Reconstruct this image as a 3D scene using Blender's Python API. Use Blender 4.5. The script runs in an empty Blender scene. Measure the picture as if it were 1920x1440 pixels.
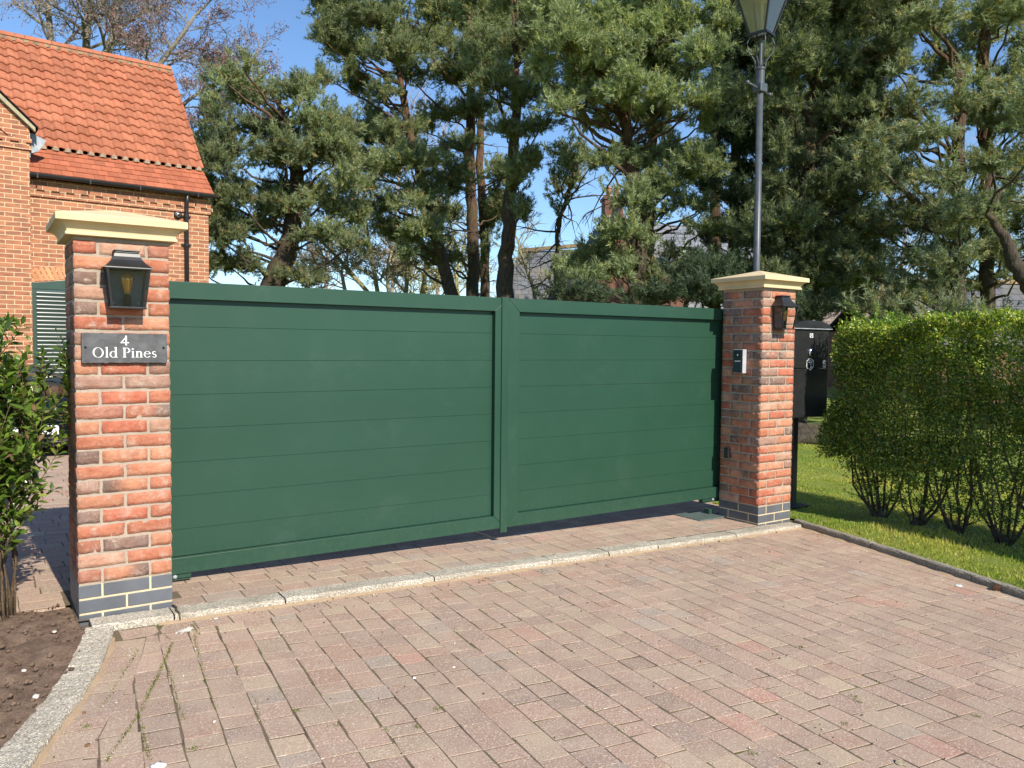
import bpy, bmesh, math, random
import numpy as np
from mathutils import Vector, Matrix
R_ = math.radians
random.seed(7)
rng = np.random.default_rng(11)
scene = bpy.context.scene
COL = scene.collection

# ---------------------------------------------------------------- camera
CAM = np.array([-0.8422, -4.4644, 1.3999]); YAW, PIT, ROLL, FPX = 0.593, -0.0466, 0.0094, 1490.1
FW = np.array([math.sin(YAW)*math.cos(PIT), math.cos(YAW)*math.cos(PIT), math.sin(PIT)])
_r = np.array([math.cos(YAW), -math.sin(YAW), 0.0]); _u = np.cross(_r, FW)
RT = math.cos(ROLL)*_r + math.sin(ROLL)*_u; UP = -math.sin(ROLL)*_r + math.cos(ROLL)*_u
cd = bpy.data.cameras.new('camera'); cam = bpy.data.objects.new('camera', cd); COL.objects.link(cam)
M = Matrix.Identity(4)
for i in range(3):
    M[i][0] = RT[i]; M[i][1] = UP[i]; M[i][2] = -FW[i]; M[i][3] = CAM[i]
cam.matrix_world = M
cd.sensor_width = 36.0; cd.lens = FPX/1920*36.0; cd.clip_end = 2000; cd.clip_start = 0.05
scene.camera = cam
def P(px, py, Z):                       # survey helper: photo pixel + distance -> place in the world
    return CAM + Z*(FW + (px-960)/FPX*RT + (720-py)/FPX*UP)
# ---------------------------------------------------------------- sky, sun, exposure
SUN_EL, SUN_AZ = 37.0, 2.5
w = bpy.data.worlds.new('World'); scene.world = w; w.use_nodes = True
nt = w.node_tree; nt.nodes.clear()
sky = nt.nodes.new('ShaderNodeTexSky'); sky.sky_type = 'NISHITA'; sky.sun_disc = False
sky.sun_elevation = R_(SUN_EL); sky.sun_rotation = R_(180-SUN_AZ)
sky.air_density = 1.0; sky.dust_density = 0.0; sky.ozone_density = 6.0; sky.altitude = 50
bg = nt.nodes.new('ShaderNodeBackground'); bg.inputs['Strength'].default_value = 0.13
wo = nt.nodes.new('ShaderNodeOutputWorld')
nt.links.new(sky.outputs[0], bg.inputs[0]); nt.links.new(bg.outputs[0], wo.inputs[0])
sl = bpy.data.lights.new('sun', 'SUN'); sl.energy = 4.8; sl.angle = R_(0.53); sl.color = (1.0, 0.93, 0.81)
so = bpy.data.objects.new('sun', sl); COL.objects.link(so)
sd = Vector((-math.sin(R_(SUN_AZ))*math.cos(R_(SUN_EL)), math.cos(R_(SUN_AZ))*math.cos(R_(SUN_EL)), -math.sin(R_(SUN_EL))))
so.rotation_euler = sd.to_track_quat('-Z', 'Y').to_euler(); so.location = (3, -10, 12)
scene.view_settings.view_transform = 'Standard'; scene.view_settings.look = 'None'
scene.view_settings.exposure = 0.47; scene.view_settings.gamma = 1.0
scene.cycles.max_bounces = 6; scene.cycles.transparent_max_bounces = 8
scene.cycles.diffuse_bounces = 3; scene.cycles.glossy_bounces = 3; scene.cycles.transmission_bounces = 5
scene.cycles.caustics_reflective = False; scene.cycles.caustics_refractive = False

def gz(x, y=0.0):                       # the ground falls gently to the right
    return -0.027*np.clip(x, -1.5, 6.6)

# ---------------------------------------------------------------- materials
def newmat(name):
    m = bpy.data.materials.new(name); m.use_nodes = True
    n = m.node_tree.nodes; return m, n, m.node_tree.links, n['Principled BSDF']
def coords(n, l, scale=(1,1,1), kind='Object'):
    tc = n.new('ShaderNodeTexCoord'); mp = n.new('ShaderNodeMapping'); mp.inputs['Scale'].default_value = scale
    l.new(tc.outputs[kind], mp.inputs[0]); return mp.outputs[0]
def noise(n, l, vec, scale, detail=4, rough=0.55):
    t = n.new('ShaderNodeTexNoise'); t.inputs['Scale'].default_value = scale; t.inputs['Detail'].default_value = detail
    t.inputs['Roughness'].default_value = rough; l.new(vec, t.inputs['Vector']); return t
def ramp(n, l, fac, stops):
    r = n.new('ShaderNodeValToRGB'); e = r.color_ramp.elements
    while len(e) < len(stops): e.new(0.5)
    for i, (p, c) in enumerate(stops):
        e[i].position = p; e[i].color = (*c, 1) if len(c) == 3 else c
    l.new(fac, r.inputs[0]); return r.outputs[0]
def mix(n, l, fac, a, b, mode='MIX'):
    x = n.new('ShaderNodeMix'); x.data_type = 'RGBA'; x.blend_type = mode
    for s, v in ((x.inputs[0], fac), (x.inputs[6], a), (x.inputs[7], b)):
        if isinstance(v, (int, float)): s.default_value = v
        elif isinstance(v, tuple): s.default_value = (*v, 1) if len(v) == 3 else v
        else: l.new(v, s)
    return x.outputs[2]
def bump(n, l, b, h, strength=0.4, dist=0.01, prev=None):
    bp = n.new('ShaderNodeBump'); bp.inputs['Strength'].default_value = strength; bp.inputs['Distance'].default_value = dist
    l.new(h, bp.inputs['Height'])
    if prev is not None: l.new(prev, bp.inputs['Normal'])
    l.new(bp.outputs[0], b.inputs['Normal']); return bp.outputs[0]
def plain(name, col, rough=0.6, metal=0.0, var=0.12, scale=12, bmp=0.0, spec=0.5, bscale=60, bdist=0.002):
    m, n, l, b = newmat(name); v = coords(n, l)
    t = noise(n, l, v, scale)
    lo = tuple(c*(1-var) for c in col); hi = tuple(min(1, c*(1+var)) for c in col)
    l.new(ramp(n, l, t.outputs[0], [(0.3, lo), (0.7, hi)]), b.inputs['Base Color'])
    b.inputs['Roughness'].default_value = rough; b.inputs['Metallic'].default_value = metal
    b.inputs['Specular IOR Level'].default_value = spec
    if bmp: bump(n, l, b, noise(n, l, v, bscale, 5).outputs[0], bmp, bdist)
    return m
def attr(n, name='tint'):
    a = n.new('ShaderNodeVertexColor'); a.layer_name = name; return a.outputs[0]

def mat_handbrick():
    m, n, l, b = newmat('handmade_brick'); v = coords(n, l); a = attr(n)
    t1 = noise(n, l, v, 9, 6, .65); t2 = noise(n, l, v, 38, 6, .7); t3 = noise(n, l, v, 170, 4, .7)
    c = mix(n, l, ramp(n, l, t1.outputs[0], [(0.38, (0,0,0)), (0.66, (1,1,1))]), a, mix(n, l, 1.0, a, (0.80, 0.66, 0.6), 'MULTIPLY'))
    c = mix(n, l, ramp(n, l, t2.outputs[0], [(0.54, (0,0,0)), (0.70, (.5,.5,.5))]), c, (0.58, 0.36, 0.24))
    c = mix(n, l, ramp(n, l, t3.outputs[0], [(0.60, (0,0,0)), (0.70, (.5,.5,.5))]), c, (0.17, 0.085, 0.06))
    t6 = noise(n, l, v, 16, 7, .75); c = mix(n, l, ramp(n, l, t6.outputs[0], [(0.53, (0,0,0)), (0.66, (.6,.6,.6))]), c, (0.56, 0.43, 0.34))
    l.new(c, b.inputs['Base Color']); b.inputs['Roughness'].default_value = 0.92; b.inputs['Specular IOR Level'].default_value = .2
    p = bump(n, l, b, t2.outputs[0], 1.0, 0.010); bump(n, l, b, t3.outputs[0], 0.8, 0.004, p)
    return m
def mat_mortar(name='mortar', col=(0.45, 0.36, 0.27)):
    m, n, l, b = newmat(name); v = coords(n, l)
    t = noise(n, l, v, 260, 3, .8); t2 = noise(n, l, v, 12, 4)
    c = ramp(n, l, t.outputs[0], [(0.3, tuple(x*.62 for x in col)), (0.5, col), (0.72, tuple(min(1, x*1.35) for x in col))])
    c = mix(n, l, ramp(n, l, t2.outputs[0], [(0.4, (0,0,0)), (0.75, (.5,.5,.5))]), c, tuple(x*.7 for x in col))
    l.new(c, b.inputs['Base Color']); b.inputs['Roughness'].default_value = 0.95
    bump(n, l, b, t.outputs[0], 0.7, 0.003); return m
def mat_wallbrick(name, c1, c2, mort, sc=1.0, dark=0.45):
    m, n, l, b = newmat(name)
    tc = n.new('ShaderNodeTexCoord'); sp = n.new('ShaderNodeSeparateXYZ'); l.new(tc.outputs['Object'], sp.inputs[0])
    ad = n.new('ShaderNodeMath'); ad.operation = 'ADD'; l.new(sp.outputs[0], ad.inputs[0]); l.new(sp.outputs[1], ad.inputs[1])
    cb = n.new('ShaderNodeCombineXYZ'); l.new(ad.outputs[0], cb.inputs[0]); l.new(sp.outputs[2], cb.inputs[1])
    nv = noise(n, l, tc.outputs['Object'], 30, 2)
    vm = n.new('ShaderNodeVectorMath'); vm.operation = 'MULTIPLY_ADD'; l.new(nv.outputs[1], vm.inputs[0])
    vm.inputs[1].default_value = (.006, .006, 0); l.new(cb.outputs[0], vm.inputs[2])
    br = n.new('ShaderNodeTexBrick'); l.new(vm.outputs[0], br.inputs['Vector'])
    br.inputs['Scale'].default_value = 1.0; br.inputs['Brick Width'].default_value = .225*sc; br.inputs['Row Height'].default_value = .075*sc
    br.inputs['Mortar Size'].default_value = .006*sc; br.inputs['Mortar Smooth'].default_value = .15; br.inputs['Bias'].default_value = -0.1
    br.inputs['Color1'].default_value = (*c1, 1); br.inputs['Color2'].default_value = (*c2, 1); br.inputs['Mortar'].default_value = (*mort, 1)
    t = noise(n, l, vm.outputs[0], 7.5, 2); t.inputs['Scale'].default_value = 6.0
    # dark mottled bricks: low-frequency noise stretched to the course
    mp = n.new('ShaderNodeMapping'); mp.inputs['Scale'].default_value = (4.4/sc, 13.3/sc, 1); l.new(vm.outputs[0], mp.inputs[0])
    t4 = noise(n, l, mp.outputs[0], 1.0, 1)
    inv = n.new('ShaderNodeMath'); inv.operation = 'SUBTRACT'; inv.inputs[0].default_value = 1; l.new(br.outputs['Fac'], inv.inputs[1])
    dk = n.new('ShaderNodeMath'); dk.operation = 'MULTIPLY'; l.new(inv.outputs[0], dk.inputs[0])
    l.new(ramp(n, l, t4.outputs[0], [(0.50, (0,0,0)), (0.60, (dark,)*3)]), dk.inputs[1])
    c = mix(n, l, dk.outputs[0], br.outputs['Color'], (0.13, 0.075, 0.055))
    t5 = noise(n, l, vm.outputs[0], 90, 4)
    c = mix(n, l, 0.5, c, ramp(n, l, t5.outputs[0], [(0.3, (.6,.6,.6)), (0.7, (1,1,1))]), 'MULTIPLY')
    c = mix(n, l, 1.0, c, (1.12, 1.12, 1.12), 'MULTIPLY')
    l.new(c, b.inputs['Base Color']); b.inputs['Roughness'].default_value = .9
    bump(n, l, b, inv.outputs[0], 0.6, 0.008); return m
def mat_paver():
    m, n, l, b = newmat('paver'); v = coords(n, l); a = attr(n)
    t = noise(n, l, v, 125, 4, .85); t2 = noise(n, l, v, 5, 5, .6); t3 = noise(n, l, v, 70, 4, .7); t4 = noise(n, l, v, 1.1, 4, .6)
    c = mix(n, l, ramp(n, l, t.outputs[0], [(0.55, (0,0,0)), (0.62, (.8,.8,.8))]), a, (0.86, 0.76, 0.64))
    c = mix(n, l, ramp(n, l, t.outputs[0], [(0.34, (.7,.7,.7)), (0.43, (0,0,0))]), c, (0.17, 0.12, 0.09))
    c = mix(n, l, ramp(n, l, t2.outputs[0], [(0.46, (0,0,0)), (0.70, (.6,.6,.6))]), c, (0.52, 0.40, 0.29))
    c = mix(n, l, ramp(n, l, t3.outputs[0], [(0.58, (0,0,0)), (0.72, (.4,.4,.4))]), c, (0.29, 0.205, 0.155))
    c = mix(n, l, ramp(n, l, t4.outputs[0], [(0.35, (.28,.28,.28)), (0.62, (0,0,0))]), c, (0.29, 0.225, 0.17))
    l.new(c, b.inputs['Base Color']); b.inputs['Roughness'].default_value = .93; b.inputs['Specular IOR Level'].default_value = .25
    p = bump(n, l, b, t.outputs[0], 0.6, 0.003); bump(n, l, b, t3.outputs[0], 0.4, 0.004, p); return m
def mat_joint():
    m, n, l, b = newmat('joint_sand'); v = coords(n, l)
    t = noise(n, l, v, 3.2, 6, .75); t2 = noise(n, l, v, 150, 3)
    c = ramp(n, l, t.outputs[0], [(0.38, (0.085, 0.058, 0.038)), (0.50, (0.20, 0.145, 0.095)), (0.58, (0.12, 0.12, 0.035)), (0.72, (0.13, 0.17, 0.03))])
    c = mix(n, l, .6, c, ramp(n, l, t2.outputs[0], [(0.3, (.4,.4,.4)), (0.7, (1,1,1))]), 'MULTIPLY')
    l.new(c, b.inputs['Base Color']); b.inputs['Roughness'].default_value = 1; bump(n, l, b, t2.outputs[0], .8, .005); return m
def mat_concrete(name='kerb_concrete', col=(0.56, 0.50, 0.40)):
    m, n, l, b = newmat(name); v = coords(n, l)
    t = n.new('ShaderNodeTexVoronoi'); t.inputs['Scale'].default_value = 190; l.new(v, t.inputs['Vector'])
    sp = n.new('ShaderNodeSeparateColor'); l.new(t.outputs['Color'], sp.inputs[0])
    c = ramp(n, l, sp.outputs[0], [(0.0, tuple(x*.42 for x in col)), (0.45, tuple(x*.85 for x in col)), (0.75, col), (1.0, tuple(min(1, x*1.5) for x in col))])
    t2 = noise(n, l, v, 3.5, 5, .65)
    c = mix(n, l, ramp(n, l, t2.outputs[0], [(0.45, (0,0,0)), (0.75, (.5,.5,.5))]), c, (0.20, 0.16, 0.10))
    l.new(c, b.inputs['Base Color']); b.inputs['Roughness'].default_value = .95; bump(n, l, b, t.outputs['Distance'], .8, .005); return m
def mat_soil():
    m, n, l, b = newmat('soil'); v = coords(n, l)
    t = noise(n, l, v, 14, 8, .7); t2 = noise(n, l, v, 80, 5, .8)
    c = ramp(n, l, t.outputs[0], [(0.3, (0.15, 0.09, 0.06)), (0.5, (0.27, 0.175, 0.115)), (0.72, (0.42, 0.29, 0.20))])
    c = mix(n, l, ramp(n, l, t2.outputs[0], [(0.64, (0,0,0)), (0.73, (.7,.7,.7))]), c, (0.33, 0.23, 0.15))
    l.new(c, b.inputs['Base Color']); b.inputs['Roughness'].default_value = 1
    p = bump(n, l, b, t.outputs[0], 1, .04); bump(n, l, b, t2.outputs[0], 1, .012, p); return m
def mat_lawn():
    m, n, l, b = newmat('lawn'); v = coords(n, l)
    t = noise(n, l, v, 1.3, 6, .7); t2 = noise(n, l, v, 60, 5, .8)
    c = ramp(n, l, t.outputs[0], [(0.3, (0.18, 0.26, 0.03)), (0.5, (0.28, 0.35, 0.04)), (0.66, (0.38, 0.37, 0.07)), (.8, (.36, .28, .12))])
    c = mix(n, l, .7, c, ramp(n, l, t2.outputs[0], [(0.3, (.35,.35,.35)), (0.7, (1.,1.,1.))]), 'MULTIPLY')
    l.new(c, b.inputs['Base Color']); b.inputs['Roughness'].default_value = .9; bump(n, l, b, t2.outputs[0], 1, .02); return m
def mat_leaf(name, transl=0.35, rough=0.5, spec=0.4, gain=1.0):
    m, n, l, b = newmat(name); a = attr(n)
    b.inputs['Roughness'].default_value = rough; b.inputs['Specular IOR Level'].default_value = spec
    l.new(a, b.inputs['Base Color'])
    tr = n.new('ShaderNodeBsdfTranslucent'); l.new(mix(n, l, 1.0, a, (1.5*gain, 1.6*gain, .6*gain), 'MULTIPLY'), tr.inputs[0])
    ms = n.new('ShaderNodeMixShader'); ms.inputs[0].default_value = transl
    l.new(b.outputs[0], ms.inputs[1]); l.new(tr.outputs[0], ms.inputs[2]); l.new(ms.outputs[0], n['Material Output'].inputs[0]); return m
def mat_bark(name, lo, hi, scale=(6, 6, 1.6), moss=None):
    m, n, l, b = newmat(name); v = coords(n, l, scale)
    t = noise(n, l, v, 4.5, 6, .7)
    c = ramp(n, l, t.outputs[0], [(0.35, lo), (0.65, hi)])
    if moss:
        t2 = noise(n, l, coords(n, l), 1.1, 4); c = mix(n, l, ramp(n, l, t2.outputs[0], [(0.45, (0,0,0)), (0.62, (.75,.75,.75))]), c, moss)
    l.new(c, b.inputs['Base Color']); b.inputs['Roughness'].default_value = .95; bump(n, l, b, t.outputs[0], 1, .04); return m
def mat_pinebark():
    m, n, l, b = newmat('pine_bark'); v = coords(n, l, (7, 7, 1.8))
    t = noise(n, l, v, 3.5, 6, .7); sp = n.new('ShaderNodeSeparateXYZ'); tc = n.new('ShaderNodeTexCoord'); l.new(tc.outputs['Object'], sp.inputs[0])
    lo = ramp(n, l, t.outputs[0], [(0.35, (0.030, 0.023, 0.017)), (0.65, (0.105, 0.080, 0.055))])
    hi = ramp(n, l, t.outputs[0], [(0.35, (0.06, 0.032, 0.020)), (0.65, (0.21, 0.11, 0.06))])
    mr = n.new('ShaderNodeMapRange'); mr.inputs[1].default_value = 3; mr.inputs[2].default_value = 8; l.new(sp.outputs[2], mr.inputs[0])
    c = mix(n, l, mr.outputs[0], lo, hi)
    t2 = noise(n, l, tc.outputs['Object'], 1.5, 4); c = mix(n, l, ramp(n, l, t2.outputs[0], [(0.52, (0,0,0)), (0.7, (.6,.6,.6))]), c, (0.10, 0.10, 0.03))
    l.new(c, b.inputs['Base Color']); b.inputs['Roughness'].default_value = .95; bump(n, l, b, t.outputs[0], 1, .05); return m
def mat_tile(name, c1, c2):
    m, n, l, b = newmat(name); v = coords(n, l); a = attr(n)
    t = noise(n, l, v, 3.2, 6, .65); t2 = noise(n, l, v, 45, 5, .75); t3 = noise(n, l, v, 14, 3)
    c = mix(n, l, 1.0, ramp(n, l, t.outputs[0], [(0.35, c1), (0.68, c2)]), a, 'MULTIPLY')
    c = mix(n, l, ramp(n, l, t2.outputs[0], [(0.62, (0,0,0)), (0.75, (.7,.7,.7))]), c, (0.60, 0.36, 0.25))
    c = mix(n, l, ramp(n, l, t3.outputs[0], [(0.64, (0,0,0)), (0.72, (.75,.75,.75))]), c, (0.13, 0.075, 0.045))
    l.new(c, b.inputs['Base Color']); b.inputs['Roughness'].default_value = .85; b.inputs['Specular IOR Level'].default_value = .25
    bump(n, l, b, t2.outputs[0], .5, .004); return m
def mat_slate(name, col=(0.10, 0.11, 0.13), row=.2, lich=(.25, .2, .09)):
    m, n, l, b = newmat(name)
    tc = n.new('ShaderNodeTexCoord'); sp = n.new('ShaderNodeSeparateXYZ'); l.new(tc.outputs['Object'], sp.inputs[0])
    cb = n.new('ShaderNodeCombineXYZ'); l.new(sp.outputs[0], cb.inputs[0]); l.new(sp.outputs[2], cb.inputs[1])
    br = n.new('ShaderNodeTexBrick'); l.new(cb.outputs[0], br.inputs['Vector']); br.inputs['Scale'].default_value = 1
    br.inputs['Brick Width'].default_value = row*1.5; br.inputs['Row Height'].default_value = row; br.inputs['Mortar Size'].default_value = row*.06
    br.inputs['Color1'].default_value = (*col, 1); br.inputs['Color2'].default_value = (*[c*1.45 for c in col], 1); br.inputs['Mortar'].default_value = (*[c*.4 for c in col], 1)
    t = noise(n, l, tc.outputs['Object'], .9, 6, .7)
    c = mix(n, l, ramp(n, l, t.outputs[0], [(0.5, (0,0,0)), (0.72, (.8,.8,.8))]), br.outputs[0], lich)
    l.new(c, b.inputs['Base Color']); b.inputs['Roughness'].default_value = .75; return m
def mat_glass(name='lantern_glass', tint=(0.96, 0.96, 0.96), mixf=.05):
    m, n, l, b = newmat(name)
    tr = n.new('ShaderNodeBsdfTransparent'); tr.inputs[0].default_value = (*tint, 1)
    gl = n.new('ShaderNodeBsdfGlossy'); gl.inputs['Roughness'].default_value = .03
    fr = n.new('ShaderNodeFresnel'); fr.inputs[0].default_value = 1.5
    ad = n.new('ShaderNodeMath'); ad.operation = 'ADD'; ad.inputs[1].default_value = mixf*.3; l.new(fr.outputs[0], ad.inputs[0])
    ms = n.new('ShaderNodeMixShader'); l.new(ad.outputs[0], ms.inputs[0]); l.new(tr.outputs[0], ms.inputs[1]); l.new(gl.outputs[0], ms.inputs[2])
    l.new(ms.outputs[0], n['Material Output'].inputs[0]); return m
def mat_amber():
    m, n, l, b = newmat('amber_bulb_glass'); b.inputs['Base Color'].default_value = (.95, .62, .22, 1); b.inputs['Roughness'].default_value = .18; b.inputs['Metallic'].default_value = .45
    tr = n.new('ShaderNodeBsdfTransparent'); tr.inputs[0].default_value = (1, .82, .5, 1); ms = n.new('ShaderNodeMixShader'); ms.inputs[0].default_value = .42
    l.new(tr.outputs[0], ms.inputs[1]); l.new(b.outputs[0], ms.inputs[2]); l.new(ms.outputs[0], n['Material Output'].inputs[0]); return m
def mat_gate():
    m, n, l, b = newmat('gate_green'); v = coords(n, l, (.6, .6, 1.6))
    t = noise(n, l, v, 1.1, 4, .5); t2 = noise(n, l, coords(n, l, (.5, .5, 60)), 3, 3); t3 = noise(n, l, coords(n, l), 2.2, 7, .75)
    c = ramp(n, l, t.outputs[0], [(0.3, (0.016, 0.057, 0.033)), (0.7, (0.021, 0.067, 0.041))])
    c = mix(n, l, ramp(n, l, t3.outputs[0], [(0.56, (0,0,0)), (0.78, (.08,.08,.08))]), c, (0.16, 0.2, 0.15))
    tc = n.new('ShaderNodeTexCoord'); sp = n.new('ShaderNodeSeparateXYZ'); l.new(tc.outputs['Object'], sp.inputs[0]); mr = n.new('ShaderNodeMapRange')
    mr.inputs[1].default_value = .42; mr.inputs[2].default_value = .0; mr.inputs[3].default_value = 0; mr.inputs[4].default_value = .12; l.new(sp.outputs[2], mr.inputs[0])
    t5 = noise(n, l, coords(n, l), 34, 6, .8); ml = n.new('ShaderNodeMath'); ml.operation = 'MULTIPLY'; l.new(mr.outputs[0], ml.inputs[0])
    l.new(ramp(n, l, t5.outputs[0], [(0.48, (0,0,0)), (0.68, (.7,.7,.7))]), ml.inputs[1]); c = mix(n, l, ml.outputs[0], c, (0.24, 0.22, 0.17))
    l.new(c, b.inputs['Base Color'])
    l.new(ramp(n, l, t3.outputs[0], [(0.35, (.36,.36,.36)), (0.7, (.48,.48,.48))]), b.inputs['Roughness'])
    b.inputs['Specular IOR Level'].default_value = .42
    p = bump(n, l, b, t2.outputs[0], .04, .002); bump(n, l, b, noise(n, l, coords(n, l), 420, 2).outputs[0], .08, .0006, p); return m

MT = dict(hb=mat_handbrick(), mortar=mat_mortar('mortar_buff', (0.43, 0.345, 0.265)), mortar_y=mat_mortar('mortar_cream', (0.66, 0.54, 0.34)),
    blue=plain('blue_engineering_brick', (0.105, 0.112, 0.125), .55, var=.25, scale=5, bmp=.25, bscale=120),
    cap=plain('cast_stone', (0.66, 0.52, 0.30), .85, var=.13, scale=4, bmp=.25, bscale=150),
    gate=mat_gate(), black=plain('black_painted_metal', (0.018, 0.018, 0.019), .38, var=.3, bmp=.06, bscale=30),
    blackm=plain('black_matt', (0.012, 0.012, 0.012), .6, var=.3),
    dark=plain('dark_interior', (0.085, 0.085, 0.088), .45, var=.2),
    grey=plain('lamp_post_grey', (0.075, 0.085, 0.095), .42, var=.2, bmp=.1, bscale=25),
    chrome=plain('chrome', (0.75, 0.75, 0.75), .15, 1.0, var=.05), white=plain('white_paint', (0.8, 0.8, 0.78), .5, var=.04),
    slate=plain('slate_sign', (0.085, 0.085, 0.088), .6, var=.35, scale=18, bmp=.7, bscale=40, bdist=.004),
    amber=mat_amber(), glass=mat_glass(), fil=plain('filament_gold', (0.95, 0.60, 0.15), .3, .3),
    paver=mat_paver(), joint=mat_joint(), kerb=mat_concrete(), kerb2=mat_concrete('kerb_concrete_old', (0.36, 0.32, 0.25)), soil=mat_soil(), lawn=mat_lawn(),
    housebrick=mat_wallbrick('house_brick', (0.44, 0.185, 0.095), (0.31, 0.11, 0.06), (0.62, 0.47, 0.28)),
    farbrick=mat_wallbrick('far_house_brick', (0.21, 0.085, 0.055), (0.16, 0.065, 0.045), (0.2, 0.15, 0.12), 1.0, .3),  # albedo lowered to stand in for the pines' shade on the gable
    pantile=mat_tile('pantile_clay', (0.35, 0.118, 0.062), (0.43, 0.165, 0.092)), plaintile=mat_tile('plain_tile_clay', (0.36, 0.11, 0.056), (0.42, 0.14, 0.075)),
    slate1=mat_slate('slate_roof'), slate2=mat_slate('slate_roof_long', (0.11, 0.11, 0.12), .22, (.2, .18, .12)),
    fine=mat_leaf('pine_needles', .30, .7, .12), hedge=mat_leaf('hedge_leaf', .32, .32, .5), bushl=mat_leaf('shrub_leaf', .3, .28, .5), grass=mat_leaf('grass_blade', .4, .5, .3),
    pbark=mat_pinebark(), bark=mat_bark('bare_tree_bark', (0.13, 0.11, 0.085), (0.36, 0.32, 0.24)), barkg=mat_bark('mossy_bark', (0.17, 0.15, 0.07), (0.40, 0.37, 0.20)),
    stem=mat_bark('stem_bark', (0.10, 0.065, 0.035), (0.30, 0.20, 0.11), (20, 20, 6)), hstem=mat_bark('hedge_stem_bark', (0.07, 0.052, 0.036), (0.20, 0.15, 0.10), (20, 20, 6)),
    shutter=plain('shutter_green', (0.035, 0.07, 0.052), .35, var=.1), carpaint=plain('car_paint', (0.007, 0.010, 0.022), .15, .3, var=.1, spec=.8),
    tyre=plain('tyre', (0.02, 0.02, 0.02), .8), cglass=plain('car_glass', (0.03, 0.035, 0.04), .08, var=.1, spec=.8), rim=plain('alloy', (.4, .4, .41), .35, .9),
    oak=plain('verge_board', (0.36, 0.31, 0.20), .8, var=.2, scale=20), lead=plain('lead', (0.32, 0.35, 0.38), .5, var=.3),
    pebble=plain('pebble', (0.62, 0.56, 0.48), .8, var=.25, scale=60), lampin=plain('lamp_reflector', (0.62, 0.52, 0.36), .5), cone=plain('pine_cone', (0.20, 0.10, 0.05), .9, var=.5, scale=90),
    cream=plain('chimney_pot', (0.42, 0.2, 0.12), .8), mossm=plain('moss', (0.10, 0.12, 0.03), 1, var=.5, scale=30, bmp=1, bscale=90, bdist=.01),
    sandm=mat_mortar('washed_sand', (0.44, 0.31, 0.19)))

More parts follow.
